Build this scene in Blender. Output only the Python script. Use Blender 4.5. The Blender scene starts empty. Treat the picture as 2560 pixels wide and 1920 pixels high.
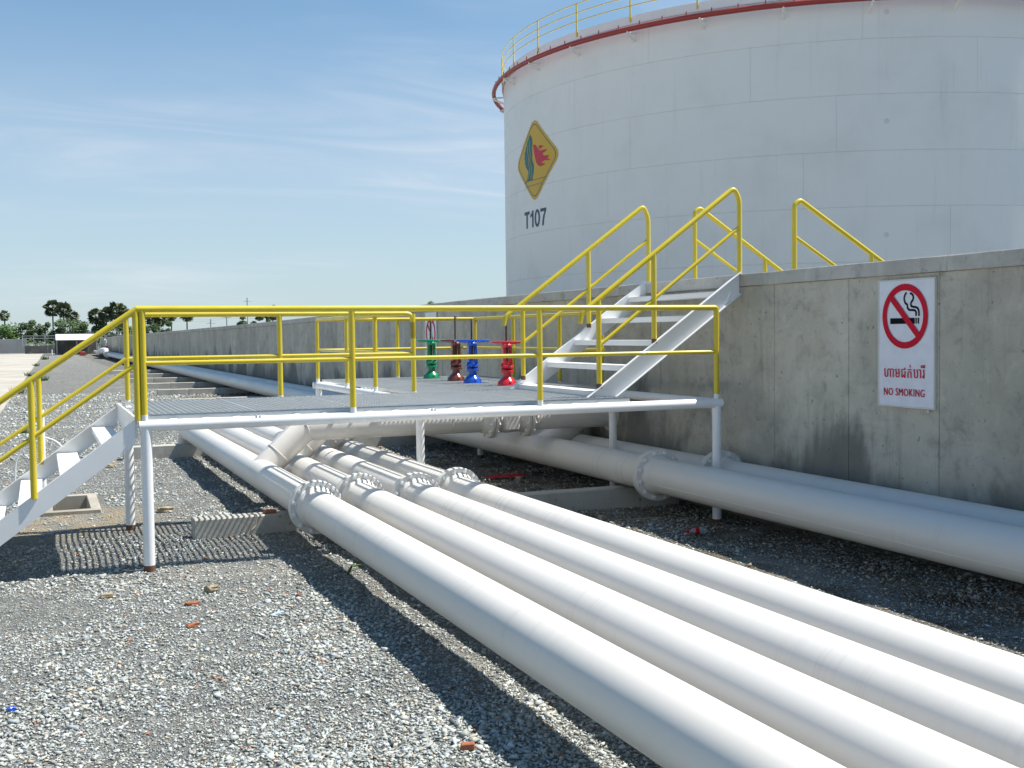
import bpy, bmesh, math, random
import numpy as np
from mathutils import Vector, Matrix, noise
random.seed(7); rng = np.random.default_rng(7)
R = math.radians
S = bpy.context.scene
COL = S.collection

# ------------------------------------------------------------------ camera
cam = bpy.data.cameras.new('camera'); co = bpy.data.objects.new('camera', cam); COL.objects.link(co)
S.camera = co
cam.sensor_width = 36.0; cam.lens = 36*2850/2560; cam.clip_start = .05; cam.clip_end = 6000
yaw, pitch, roll = R(22.5), math.atan(126/2850), 0.012
fw = Vector((math.sin(yaw)*math.cos(pitch), math.cos(yaw)*math.cos(pitch), -math.sin(pitch)))
rt = Vector((math.cos(yaw), -math.sin(yaw), 0)); up = rt.cross(fw)
r2 = rt*math.cos(roll) - up*math.sin(roll); u2 = up*math.cos(roll) + rt*math.sin(roll)
M = Matrix(((r2.x, u2.x, -fw.x), (r2.y, u2.y, -fw.y), (r2.z, u2.z, -fw.z))).to_4x4()
M.translation = (0, 0, 2.09); co.matrix_world = M

# ------------------------------------------------------------------ light
S.view_settings.view_transform = 'Standard'; S.view_settings.look = 'None'
S.view_settings.gamma = 1; S.view_settings.use_curve_mapping = False
S.view_settings.exposure = 0.60
SUN = Vector((0.49, -0.10, 0.87)).normalized()
sl = bpy.data.lights.new('sun', 'SUN'); sl.energy = 5.0; sl.angle = R(0.53); sl.color = (1, .955, .88)
so = bpy.data.objects.new('sun', sl); COL.objects.link(so)
so.rotation_euler = SUN.to_track_quat('Z', 'Y').to_euler()
W = bpy.data.worlds.new('World'); S.world = W; W.use_nodes = True
def world():
    n = W.node_tree.nodes; l = W.node_tree.links; n.clear()
    out = n.new('ShaderNodeOutputWorld'); bg = n.new('ShaderNodeBackground'); bg.inputs[1].default_value = 0.118
    sky = n.new('ShaderNodeTexSky'); sky.sky_type = 'NISHITA'; sky.sun_disc = False
    sky.sun_elevation = math.asin(SUN.z); sky.sun_rotation = math.atan2(SUN.x, SUN.y)
    sky.altitude = 50; sky.air_density = 1.0; sky.dust_density = 0.35; sky.ozone_density = 1.8
    tc = n.new('ShaderNodeTexCoord'); sep = n.new('ShaderNodeSeparateXYZ'); l.new(tc.outputs['Generated'], sep.inputs[0])
    def mth(op, a, b=None, clamp=False):
        m = n.new('ShaderNodeMath'); m.operation = op; m.use_clamp = clamp
        for i, v in enumerate((a, b)):
            if v is None: continue
            if isinstance(v, (int, float)): m.inputs[i].default_value = v
            else: l.new(v, m.inputs[i])
        return m.outputs[0]
    z = mth('ADD', mth('MAXIMUM', sep.outputs[2], 0.0), 0.2)
    cx = mth('DIVIDE', sep.outputs[0], z); cy = mth('DIVIDE', sep.outputs[1], z)
    cmb = n.new('ShaderNodeCombineXYZ'); l.new(cx, cmb.inputs[0]); l.new(cy, cmb.inputs[1])
    def layer(rot, sc, scale, lo, hi, det, dist, loc=(0, 0, 0)):
        mp = n.new('ShaderNodeMapping'); l.new(cmb.outputs[0], mp.inputs[0])
        mp.inputs['Rotation'].default_value = (0, 0, R(rot)); mp.inputs['Scale'].default_value = sc; mp.inputs['Location'].default_value = loc
        t = n.new('ShaderNodeTexNoise'); l.new(mp.outputs[0], t.inputs['Vector'])
        t.inputs['Scale'].default_value = scale; t.inputs['Detail'].default_value = det; t.inputs['Roughness'].default_value = .55; t.inputs['Distortion'].default_value = dist
        mr = n.new('ShaderNodeMapRange'); l.new(t.outputs[0], mr.inputs[0]); mr.inputs[1].default_value = lo; mr.inputs[2].default_value = hi; mr.clamp = True
        mr.interpolation_type = 'SMOOTHSTEP'
        return mr.outputs[0]
    a = layer(35, (.5, 1.0, 1), .6, .42, .70, 5, .6, (3.1, 1.2, 0))
    b = layer(-12, (.45, 1.6, 1), 2.2, .36, .74, 8, 1.6, (.3, 4.2, 0))
    c = mth('MULTIPLY', a, mth('ADD', mth('MULTIPLY', b, .85), .2))
    fade = n.new('ShaderNodeMapRange'); l.new(sep.outputs[2], fade.inputs[0]); fade.inputs[1].default_value = .0; fade.inputs[2].default_value = .12; fade.inputs[3].default_value = .3
    c = mth('MULTIPLY', mth('MULTIPLY', c, fade.outputs[0]), 0.85, True)
    # haze near the horizon
    hz = n.new('ShaderNodeMapRange'); l.new(sep.outputs[2], hz.inputs[0]); hz.inputs[1].default_value = 0.0; hz.inputs[2].default_value = .42; hz.inputs[3].default_value = .64; hz.inputs[4].default_value = 0
    hz.interpolation_type = 'SMOOTHSTEP'
    tint = n.new('ShaderNodeMix'); tint.data_type = 'RGBA'; tint.blend_type = 'MULTIPLY'; tint.inputs[0].default_value = 1
    l.new(sky.outputs[0], tint.inputs[6]); tint.inputs[7].default_value = SKYTINT
    m1 = n.new('ShaderNodeMix'); m1.data_type = 'RGBA'; l.new(hz.outputs[0], m1.inputs[0]); l.new(tint.outputs[2], m1.inputs[6]); m1.inputs[7].default_value = HAZE
    m2 = n.new('ShaderNodeMix'); m2.data_type = 'RGBA'; l.new(c, m2.inputs[0]); l.new(m1.outputs[2], m2.inputs[6]); m2.inputs[7].default_value = CLOUD
    l.new(m2.outputs[2], bg.inputs[0]); l.new(bg.outputs[0], out.inputs[0])
SKYTINT = (0.38, 0.655, 0.74, 1)
HAZE = (3.8, 3.95, 4.4, 1)
CLOUD = (4.7, 4.85, 5.3, 1)
world()

# ------------------------------------------------------------------ materials
def nt(name):
    m = bpy.data.materials.new(name); m.use_nodes = True
    t = m.node_tree; b = t.nodes['Principled BSDF']
    return m, t.nodes, t.links, b
def N(n, typ, **kw):
    x = n.new(typ)
    for k, v in kw.items():
        if k in ('op',): x.operation = v
        else:
            x.inputs[k].default_value = v
    return x
def noise_(n, l, vec, scale, detail=5, rough=.55, dist=0):
    t = n.new('ShaderNodeTexNoise'); t.inputs['Scale'].default_value = scale; t.inputs['Detail'].default_value = detail
    t.inputs['Roughness'].default_value = rough; t.inputs['Distortion'].default_value = dist
    if vec is not None: l.new(vec, t.inputs['Vector'])
    return t.outputs[0]
def ramp(n, l, src, a, b, c0=0., c1=1.):
    m = n.new('ShaderNodeMapRange'); l.new(src, m.inputs[0]); m.inputs[1].default_value = a; m.inputs[2].default_value = b
    m.inputs[3].default_value = c0; m.inputs[4].default_value = c1; m.interpolation_type = 'SMOOTHSTEP'
    return m.outputs[0]
def mix(n, l, fac, a, b, mode='MIX'):
    m = n.new('ShaderNodeMix'); m.data_type = 'RGBA'; m.blend_type = mode
    if isinstance(fac, float): m.inputs[0].default_value = fac
    else: l.new(fac, m.inputs[0])
    for i, v in ((6, a), (7, b)):
        if isinstance(v, tuple): m.inputs[i].default_value = (*v, 1) if len(v) == 3 else v
        else: l.new(v, m.inputs[i])
    return m.outputs[2]
def mul(n, l, a, b, op='MULTIPLY'):
    m = n.new('ShaderNodeMath'); m.operation = op
    for i, v in enumerate((a, b)):
        if isinstance(v, (int, float)): m.inputs[i].default_value = v
        else: l.new(v, m.inputs[i])
    return m.outputs[0]
def bump(n, l, b, h, strength=.3, dist=.01):
    bp = n.new('ShaderNodeBump'); bp.inputs['Strength'].default_value = strength; bp.inputs['Distance'].default_value = dist
    l.new(h, bp.inputs['Height']); l.new(bp.outputs[0], b.inputs['Normal'])
def wpos(n):
    return n.new('ShaderNodeNewGeometry').outputs['Position']
def mapping(n, l, vec, sc, rot=(0, 0, 0)):
    m = n.new('ShaderNodeMapping'); l.new(vec, m.inputs[0]); m.inputs['Scale'].default_value = sc; m.inputs['Rotation'].default_value = rot
    return m.outputs[0]

def paint(name, col, rough=.35, dirt=.12, dirtcol=(.35, .3, .24), metal=0, spec=.5, chips=None, grime=1.6, coat=0, bmp=.06, fleck=.8, stretch=None):
    m, n, l, b = nt(name); p = wpos(n)
    if stretch: p = mapping(n, l, p, stretch)
    a = ramp(n, l, noise_(n, l, p, grime, 6, .55, .2), .42, .8)
    c = mix(n, l, mul(n, l, a, dirt), tuple(col), dirtcol)
    f = ramp(n, l, noise_(n, l, p, 34, 4, .6), .68, .78)
    c = mix(n, l, mul(n, l, f, dirt*fleck), c, dirtcol)
    if chips:
        g = ramp(n, l, noise_(n, l, p, 11, 6, .7, .4), .705, .73)
        c = mix(n, l, mul(n, l, g, .85), c, chips)
    l.new(c, b.inputs['Base Color'])
    r = ramp(n, l, noise_(n, l, p, 5, 5), .3, .7, rough*.8, rough*1.3); l.new(r, b.inputs['Roughness'])
    b.inputs['Metallic'].default_value = metal; b.inputs['Coat Weight'].default_value = coat
    if name.startswith('tank'):
        sv = noise_(n, l, mapping(n, l, p, (3, 3, .16)), 1.5, 6, .7); c = mix(n, l, ramp(n, l, sv, .55, .8, 0, .22), c, (.42, .38, .33)); l.new(c, b.inputs['Base Color'])
        bump(n, l, b, noise_(n, l, mapping(n, l, p, (1, 1, .5)), .55, 2), .5, .06); return m
    if name == 'white_pipe_paint':
        q = wpos(n); rb_ = noise_(n, l, mapping(n, l, q, (.5, 14, .5)), 1.3, 5, .75); mk = ramp(n, l, noise_(n, l, mapping(n, l, q, (1, .5, 1)), 1.1, 3), .4, .65)
        c = mix(n, l, mul(n, l, ramp(n, l, rb_, .46, .70, 0, .42), mk), c, (.46, .45, .43))
        du = mul(n, l, ramp(n, l, noise_(n, l, q, 55, 5, .8), .60, .72), ramp(n, l, noise_(n, l, q, 2.2, 5, .6), .45, .65)); c = mix(n, l, mul(n, l, du, .55), c, (.42, .36, .29))
        rs_ = ramp(n, l, noise_(n, l, q, 13, 6, .7), .735, .76); c = mix(n, l, mul(n, l, rs_, .6), c, (.35, .2, .1)); l.new(c, b.inputs['Base Color'])
        bump(n, l, b, rb_, .12, .003)
    if bmp: bump(n, l, b, noise_(n, l, p, 60, 3), bmp, .004)
    return m
def concrete(name, col, stain=.5, low=None, streak=True, scale=1.0):
    m, n, l, b = nt(name); p = wpos(n)
    oi = n.new('ShaderNodeObjectInfo').outputs['Random']
    big = noise_(n, l, p, .8*scale, 7, .6, .5); med = noise_(n, l, p, 4*scale, 8, .65, .3); fine = noise_(n, l, p, 38, 6, .7)
    c = mix(n, l, ramp(n, l, big, .3, .7), tuple(x*.84 for x in col), tuple(x*1.12 for x in col))
    c = mix(n, l, ramp(n, l, med, .5, .78, 0, stain*.8), c, tuple(x*.5 for x in col))
    c = mix(n, l, ramp(n, l, med, .5, .26, 0, stain*.55), c, tuple(min(x*1.3, .8) for x in col))
    if streak:
        sv = noise_(n, l, mapping(n, l, p, (5, 5, .35)), 1.6, 7, .68)
        c = mix(n, l, ramp(n, l, sv, .54, .8, 0, stain*.55), c, tuple(x*.46 for x in col))
        ov = noise_(n, l, mapping(n, l, p, (1.2, 1.2, .8)), 1.1, 6, .6)
        c = mix(n, l, ramp(n, l, ov, .5, .72, 0, .3), c, (.42, .36, .24))
    hs_ = noise_(n, l, mapping(n, l, p, (.6, .6, 6)), 2.2, 6, .7); c = mix(n, l, ramp(n, l, hs_, .55, .75, 0, stain*.35), c, tuple(x*.6 for x in col))
    md = noise_(n, l, p, 9, 7, .75, .6); c = mix(n, l, ramp(n, l, md, .53, .72, 0, stain*.6), c, tuple(x*.55 for x in col))
    sp = ramp(n, l, noise_(n, l, p, 15, 3, .5), .68, .72, 0, .7)
    c = mix(n, l, sp, c, tuple(x*.35 for x in col))
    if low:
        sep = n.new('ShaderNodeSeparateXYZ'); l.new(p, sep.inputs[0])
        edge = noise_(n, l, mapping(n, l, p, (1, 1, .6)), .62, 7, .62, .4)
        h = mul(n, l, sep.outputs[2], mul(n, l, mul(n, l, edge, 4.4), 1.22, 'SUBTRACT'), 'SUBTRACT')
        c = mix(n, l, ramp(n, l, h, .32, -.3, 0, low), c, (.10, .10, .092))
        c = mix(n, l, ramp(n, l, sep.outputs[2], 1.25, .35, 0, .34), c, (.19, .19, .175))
    hs = n.new('ShaderNodeHueSaturation'); l.new(c, hs.inputs['Color']); l.new(ramp(n, l, oi, 0, 1, .93, 1.07), hs.inputs['Value'])
    l.new(hs.outputs[0], b.inputs['Base Color']); b.inputs['Roughness'].default_value = .92; b.inputs['Specular IOR Level'].default_value = .25
    bump(n, l, b, mul(n, l, mul(n, l, fine, .5), med, 'ADD'), .35, .012)
    return m
def flat(name, col, rough=.6, metal=0, spec=.4):
    m, n, l, b = nt(name); b.inputs['Base Color'].default_value = (*col, 1); b.inputs['Roughness'].default_value = rough; b.inputs['Metallic'].default_value = metal
    b.inputs['Specular IOR Level'].default_value = spec
    p = wpos(n); v = noise_(n, l, p, 9, 5); c = mix(n, l, ramp(n, l, v, .35, .75, 0, .22), tuple(col), tuple(x*.6 for x in col)); l.new(c, b.inputs['Base Color'])
    return m
WHITE = paint('white_pipe_paint', (.70, .675, .63), .44, .25, (.55, .50, .42), coat=.05, bmp=0, fleck=1.5, grime=1.4, stretch=(1, .13, 1))
WHITE2 = paint('white_steel_paint', (.81, .815, .81), .36, .18, (.50, .44, .38), chips=None, bmp=0)
TANKW = paint('tank_white_paint', (.88, .87, .825), .45, .17, (.45, .42, .38), grime=.5)
WELD = flat('weld_seam_grey', (.68, .67, .64), .7)
YEL = paint('yellow_railing_paint', (.64, .50, .025), .34, .20, (.22, .2, .02), coat=.2, bmp=0)
YELT = paint('yellow_thin_rail_paint', (.66, .52, .07), .4, .3, (.4, .35, .2))
REDP = paint('red_ring_pipe_paint', (.36, .045, .035), .4, .2, (.15, .03, .03))
RUST = paint('rusty_bare_steel', (.14, .07, .045), .8, .6, (.05, .03, .025))
STEM = paint('greased_dark_steel', (.07, .06, .055), .35, .5, (.2, .16, .12), metal=.6)
def enamel(nm, col): return paint(nm, col, .22, .22, tuple(x*.4 for x in col), coat=.6)
ENR, ENB, ENG, ENM = enamel('red_enamel', (.62, .02, .035)), enamel('blue_enamel', (.012, .09, .52)), enamel('green_enamel', (.005, .25, .10)), enamel('maroon_enamel', (.16, .035, .025))
GALV = paint('galvanised_steel', (.58, .60, .60), .42, .3, (.35, .35, .35), metal=.35, grime=6, bmp=0)
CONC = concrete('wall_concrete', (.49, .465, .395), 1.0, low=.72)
COPE = concrete('coping_concrete', (.50, .485, .45), .9)
SLEEP = concrete('sleeper_concrete', (.46, .445, .40), .6, low=None, streak=True)
PITC = concrete('pit_concrete', (.36, .33, .275), .5)
ROAD = concrete('road_concrete', (.43, .40, .345), .3, streak=False, scale=.3)
FARW = concrete('far_wall_concrete', (.30, .31, .31), .4, scale=.3)
DARKW = concrete('weathered_dark_concrete', (.10, .10, .095), .6, scale=.5)
SIGNW = flat('sign_white', (.74, .76, .84), .3); SIGNR = flat('sign_red', (.60, .012, .035), .6, 0, .12); SIGNK = flat('sign_black', (.008, .008, .01), .7, 0, .1)
EMY = flat('emblem_yellow', (.70, .43, .035), .45); EMT = flat('emblem_teal', (.03, .17, .17), .5); EMR = flat('emblem_red', (.62, .035, .06), .5); LETT = flat('lettering_slate', (.045, .085, .14), .5)

PATCH = flat('grimy_patch', (.76, .745, .71), .7)
def gravel_colour(n, l, p):
    v = n.new('ShaderNodeTexVoronoi'); l.new(p, v.inputs['Vector']); v.inputs['Scale'].default_value = 34; v.inputs['Randomness'].default_value = 1
    sep = n.new('ShaderNodeSeparateColor'); l.new(v.outputs['Color'], sep.inputs[0])
    return v, sep
def ground_mat():
    m, n, l, b = nt('gravel_ground_material'); p0 = wpos(n)
    p = mapping(n, l, p0, (1, 1.5, 1), (0, 0, .3))
    v, sep = gravel_colour(n, l, p)
    v2 = n.new('ShaderNodeTexVoronoi'); l.new(p, v2.inputs['Vector']); v2.inputs['Scale'].default_value = 95
    c = mix(n, l, ramp(n, l, sep.outputs[0], .1, .95), (.24, .245, .225), (.70, .71, .665))
    c = mix(n, l, ramp(n, l, sep.outputs[1], .93, .97, 0, .8), c, (.42, .30, .19))
    c = mix(n, l, ramp(n, l, v.outputs['Distance'], .3, .7, 0, .5), c, (.15, .15, .14)); fg = noise_(n, l, mapping(n, l, p0, (1, 1.6, 1)), 70, 4, .8); c = mix(n, l, ramp(n, l, fg, .44, .54, .6, 0), c, (.10, .10, .095)); c = mix(n, l, ramp(n, l, fg, .56, .62, 0, .6), c, (.56, .575, .545))
    st1 = noise_(n, l, mapping(n, l, p0, (1, 1.4, 1)), 7, 5, .75); st3 = noise_(n, l, mapping(n, l, p0, (1, .8, 1)), 3.2, 4, .85); st2 = noise_(n, l, mapping(n, l, p0, (1, 1.2, 1)), 1.3, 6, .7)
    c = mix(n, l, ramp(n, l, st1, .40, .62, .75, 0), c, (.16, .165, .155)); c = mix(n, l, ramp(n, l, st1, .56, .68, 0, .5), c, (.51, .52, .485)); c = mix(n, l, ramp(n, l, st3, .38, .55, .5, 0), c, (.17, .17, .16)); c = mix(n, l, ramp(n, l, st3, .55, .68, 0, .5), c, (.50, .505, .48)); c = mix(n, l, ramp(n, l, st2, .35, .62, .35, 0), c, (.25, .25, .235))
    big = noise_(n, l, p0, .55, 6, .6); c = mix(n, l, ramp(n, l, big, .5, .72, 0, .45), c, (.46, .42, .34))
    # brown soil under the pipes by the wall, sandy spot round the pit
    se = n.new('ShaderNodeSeparateXYZ'); l.new(p0, se.inputs[0])
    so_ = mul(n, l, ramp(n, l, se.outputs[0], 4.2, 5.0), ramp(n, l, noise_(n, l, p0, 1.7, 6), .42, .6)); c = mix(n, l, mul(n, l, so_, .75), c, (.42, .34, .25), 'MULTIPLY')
    px = mul(n, l, ramp(n, l, se.outputs[0], 1.7, .7), ramp(n, l, se.outputs[0], -1.2, -.5)); py = mul(n, l, ramp(n, l, se.outputs[1], 12.2, 13.4), ramp(n, l, se.outputs[1], 15.2, 14.4))
    pt = mul(n, l, mul(n, l, px, py), ramp(n, l, noise_(n, l, p0, 3, 6), .4, .55)); c = mix(n, l, mul(n, l, pt, .85), c, (.42, .34, .23))
    l.new(c, b.inputs['Base Color']); b.inputs['Roughness'].default_value = .95; b.inputs['Specular IOR Level'].default_value = .2
    h = mul(n, l, mul(n, l, v.outputs['Distance'], -1.), mul(n, l, v2.outputs['Distance'], -.5), 'ADD')
    bump(n, l, b, h, 1.0, .03)
    return m
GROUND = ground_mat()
def stone_mat():
    m, n, l, b = nt('gravel_stone_material'); a = n.new('ShaderNodeAttribute'); a.attribute_name = 'stone_colour'
    c = mix(n, l, ramp(n, l, noise_(n, l, wpos(n), 90, 3), .4, .7, 0, .25), a.outputs['Color'], (.16, .16, .15)); l.new(c, b.inputs['Base Color'])
    b.inputs['Roughness'].default_value = .8; b.inputs['Specular IOR Level'].default_value = .35
    return m
STONE = stone_mat()
def leafmat(name, a_, b_):
    m, n, l, b = nt(name); p = wpos(n)
    c = mix(n, l, ramp(n, l, noise_(n, l, p, .8, 4), .35, .65), a_, b_); l.new(c, b.inputs['Base Color']); b.inputs['Roughness'].default_value = .6
    b.inputs['Specular IOR Level'].default_value = .3
    return m
PALM = leafmat('palm_leaf', (.07, .10, .045), (.16, .185, .10)); LEAF = leafmat('dark_leaf', (.045, .085, .03), (.085, .13, .05)); LEAFL = leafmat('bright_leaf', (.055, .12, .025), (.09, .16, .04))  # palm greens lightened towards olive, putting distance haze into the leaf colour
BARK = flat('bark', (.12, .10, .08), .9)
POLE = flat('grey_pole_steel', (.3, .31, .32), .5)

# ------------------------------------------------------------------ mesh helpers
class MB:
    def __init__(s): s.v = []; s.f = []; s.sm = []
    def add(s, vs, fs, smooth=False):
        o = len(s.v); s.v += [tuple(x) for x in vs]; s.f += [tuple(i+o for i in f) for f in fs]; s.sm += [smooth]*len(fs); return s
    def box(s, x0, x1, y0, y1, z0, z1):
        return s.add([(x0, y0, z0), (x1, y0, z0), (x1, y1, z0), (x0, y1, z0), (x0, y0, z1), (x1, y0, z1), (x1, y1, z1), (x0, y1, z1)],
                     [(0, 3, 2, 1), (4, 5, 6, 7), (0, 1, 5, 4), (1, 2, 6, 5), (2, 3, 7, 6), (3, 0, 4, 7)])
    def bbox(s, x0, x1, y0, y1, z0, z1, c=.004):      # box with chamfered edges
        vs = []; idx = {}
        X, Y, Z = (x0, x1), (y0, y1), (z0, z1)
        for i in (0, 1):
            for j in (0, 1):
                for k in (0, 1):
                    for a in range(3):
                        p = [X[i], Y[j], Z[k]]; sg = [1 if i == 0 else -1, 1 if j == 0 else -1, 1 if k == 0 else -1]
                        for q in range(3):
                            if q != a: p[q] += sg[q]*c
                        idx[(i, j, k, a)] = len(vs); vs.append(p)
        f = []
        for i in (0, 1):
            q = [idx[(i, 0, 0, 0)], idx[(i, 1, 0, 0)], idx[(i, 1, 1, 0)], idx[(i, 0, 1, 0)]]; f.append(q if i else q[::-1])
            q = [idx[(0, i, 0, 1)], idx[(0, i, 1, 1)], idx[(1, i, 1, 1)], idx[(1, i, 0, 1)]]; f.append(q if i else q[::-1])
            q = [idx[(0, 0, i, 2)], idx[(1, 0, i, 2)], idx[(1, 1, i, 2)], idx[(0, 1, i, 2)]]; f.append(q if i else q[::-1])
        for a in (0, 1):
            for b in (0, 1):
                f.append([idx[(a, b, 0, 0)], idx[(a, b, 0, 1)], idx[(a, b, 1, 1)], idx[(a, b, 1, 0)]])
                f.append([idx[(a, 0, b, 0)], idx[(a, 0, b, 2)], idx[(a, 1, b, 2)], idx[(a, 1, b, 0)]])
                f.append([idx[(0, a, b, 1)], idx[(0, a, b, 2)], idx[(1, a, b, 2)], idx[(1, a, b, 1)]])
        for i in (0, 1):
            for j in (0, 1):
                for k in (0, 1): f.append([idx[(i, j, k, 0)], idx[(i, j, k, 1)], idx[(i, j, k, 2)]])
        return s.add(vs, f)
    def tube(s, pts, r, seg=12, caps=True, bend=0, bn=5, closed=False):
        P = [Vector(p) for p in pts]
        if bend:
            Q = [P[0]]
            for i in range(1, len(P)-1):
                a, b, c = P[i-1], P[i], P[i+1]; d0 = (a-b).normalized(); d1 = (c-b).normalized()
                k = min(bend, (a-b).length*.45, (c-b).length*.45); p0, p2 = b+d0*k, b+d1*k
                for j in range(bn+1):
                    t = j/bn; Q.append(p0*(1-t)**2 + b*2*t*(1-t) + p2*t*t)
            Q.append(P[-1]); P = Q
        n_ = len(P); T = []
        for i in range(n_):
            if closed: t = (P[(i+1) % n_]-P[i-1])
            elif i == 0: t = P[1]-P[0]
            elif i == n_-1: t = P[-1]-P[-2]
            else: t = (P[i+1]-P[i]).normalized()+(P[i]-P[i-1]).normalized()
            T.append(t.normalized())
        ref = Vector((0, 0, 1)) if abs(T[0].z) < .9 else Vector((1, 0, 0))
        u = T[0].cross(ref).normalized(); vs = []
        for i in range(n_):
            u = (u - T[i]*u.dot(T[i])).normalized(); w = T[i].cross(u)
            rr = r[i] if isinstance(r, (list, tuple)) else r
            k = 1.0
            if not closed and 0 < i < n_-1:
                cs = (P[i+1]-P[i]).normalized().dot((P[i]-P[i-1]).normalized()); k = 1/max(.6, math.sqrt((1+cs)/2))
                bi = (P[i+1]-P[i]).normalized()-(P[i]-P[i-1]).normalized()
            for j in range(seg):
                a = 2*math.pi*j/seg; d = u*math.cos(a)+w*math.sin(a)
                if k > 1.001 and bi.length > 1e-4:
                    b_ = bi.normalized(); d = d + b_*d.dot(b_)*(k-1)
                vs.append(P[i]+d*rr)
        fs = []
        m = n_ if closed else n_-1
        for i in range(m):
            for j in range(seg):
                a = i*seg+j; b = i*seg+(j+1) % seg; c = ((i+1) % n_)*seg+(j+1) % seg; d = ((i+1) % n_)*seg+j
                fs.append((a, b, c, d))
        s.add(vs, fs, True)
        if caps and not closed:
            o = len(s.v)-len(vs); s.f.append(tuple(o+j for j in range(seg))[::-1]); s.sm.append(False)
            s.f.append(tuple(o+(n_-1)*seg+j for j in range(seg))); s.sm.append(False)
        return s
    def lathe(s, prof, c, axis='z', seg=24, smooth=True):
        vs = []; n_ = len(prof)
        for (r, h) in prof:
            for j in range(seg):
                a = 2*math.pi*j/seg; x, y = r*math.cos(a), r*math.sin(a)
                vs.append({'z': (c[0]+x, c[1]+y, c[2]+h), 'y': (c[0]+x, c[1]+h, c[2]-y), 'x': (c[0]+h, c[1]+x, c[2]+y)}[axis])
        fs = []
        for i in range(n_-1):
            for j in range(seg):
                fs.append((i*seg+j, i*seg+(j+1) % seg, (i+1)*seg+(j+1) % seg, (i+1)*seg+j))
        s.add(vs, fs, smooth); o = len(s.v)-len(vs)
        if prof[0][0] > 0: s.f.append(tuple(o+j for j in range(seg))[::-1]); s.sm.append(False)
        if prof[-1][0] > 0: s.f.append(tuple(o+(n_-1)*seg+j for j in range(seg))); s.sm.append(False)
        return s
    def mesh(s, name, mat, off=(0, 0, 0)):
        me = bpy.data.meshes.new(name); v = np.array(s.v, float).reshape(-1, 3)-np.array(off)
        me.from_pydata(v.tolist(), [], s.f)
        me.polygons.foreach_set('use_smooth', s.sm)
        if mat: me.materials.append(mat)
        me.validate(); me.update()
        try: me.set_sharp_from_angle(angle=R(40))
        except Exception: pass
        return me
def rootloc(o):
    while o.parent: o = o.parent
    return Vector(o.location)
def part(name, mb, mat, parent, label=None, kind=None):
    o = bpy.data.objects.new(name, mb.mesh(name, mat, rootloc(parent))); COL.objects.link(o); o.parent = parent
    if label: o['label'] = label
    if kind: o['kind'] = kind
    return o
def thing(name, label, cat, loc, group=None):
    o = bpy.data.objects.new(name, None); COL.objects.link(o); o.location = loc; o.empty_display_size = .2
    o['label'] = label; o['category'] = cat
    if group: o['group'] = group
    return o
def solo(name, mb, mat, label=None, cat=None, group=None, kind=None, loc=(0, 0, 0)):
    o = bpy.data.objects.new(name, mb.mesh(name, mat, loc)); o.location = loc; COL.objects.link(o)
    for k, v in (('label', label), ('category', cat), ('group', group), ('kind', kind)):
        if v: o[k] = v
    return o
def inst(me, name, parent, loc, rot=(0, 0, 0), world=True):      # piece sharing mesh data, loc in world
    o = bpy.data.objects.new(name, me); COL.objects.link(o); o.parent = parent
    o.location = Vector(loc)-rootloc(parent); o.rotation_euler = rot
    return o

# ------------------------------------------------------------------ ground
def gz(x, y):
    if y > 45: return 0.0
    f = min(1, max(0, (45-y)/20))
    z = noise.noise(Vector((x*.9, y*.9, 3.3)))*.035 + noise.noise(Vector((x*2.6, y*2.6, 1.3)))*.016
    # low spoil berm near the foot of the first pipe, gone by the pit and the legs
    if -.6 < x < 1.2 and 14.0 < y < 16.6: f *= .15
    return z*f
PIT = (0.0, 0.62, 14.5, 16.0)
def build_ground():
    xs = sorted(set([-2500, -600, -150, -60, -30, -15, -8] + [round(-5+.12*i, 3) for i in range(int(13.2/.12))] + list(PIT[:2]) + [8.4, 12, 20, 40, 90, 200, 600, 2500]))
    ys = sorted(set([-60, -20, -5] + [round(1+.12*i, 3) for i in range(int(27/.12))] + [round(28+.6*i, 2) for i in range(30)] + list(PIT[2:]) + [46.5, 55, 80, 120, 200, 400, 900, 3500]))
    vs = [(x, y, gz(x, y) if -5 <= x <= 8.3 and y > 1 else 0) for y in ys for x in xs]; nx = len(xs); fs = []
    for j in range(len(ys)-1):
        for i in range(nx-1):
            cx, cy = (xs[i]+xs[i+1])/2, (ys[j]+ys[j+1])/2
            if PIT[0]+.06 < cx < PIT[1]-.06 and PIT[2]+.06 < cy < PIT[3]-.06: continue
            if PIT[0] < cx < PIT[1] and PIT[2] < cy < PIT[3]: continue
            fs.append((j*nx+i, j*nx+i+1, (j+1)*nx+i+1, (j+1)*nx+i))
    mb = MB(); mb.add(vs, fs, True)
    solo('ground', mb, GROUND, kind='structure')
build_ground()
mb = MB()
ex = lambda y: -1.47+.0115*y
ys = [14, 24, 35, 60, 90, 130, 176]
for a, b in zip(ys[:-1], ys[1:]):
    mb.add([(-70, a, .03), (ex(a), a, .03), (ex(b), b, .03), (-70, b, .03), (ex(a), a, -.1), (ex(b), b, -.1)], [(0, 1, 2, 3), (1, 4, 5, 2)])
solo('concrete_road', mb, ROAD, kind='structure')

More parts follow.
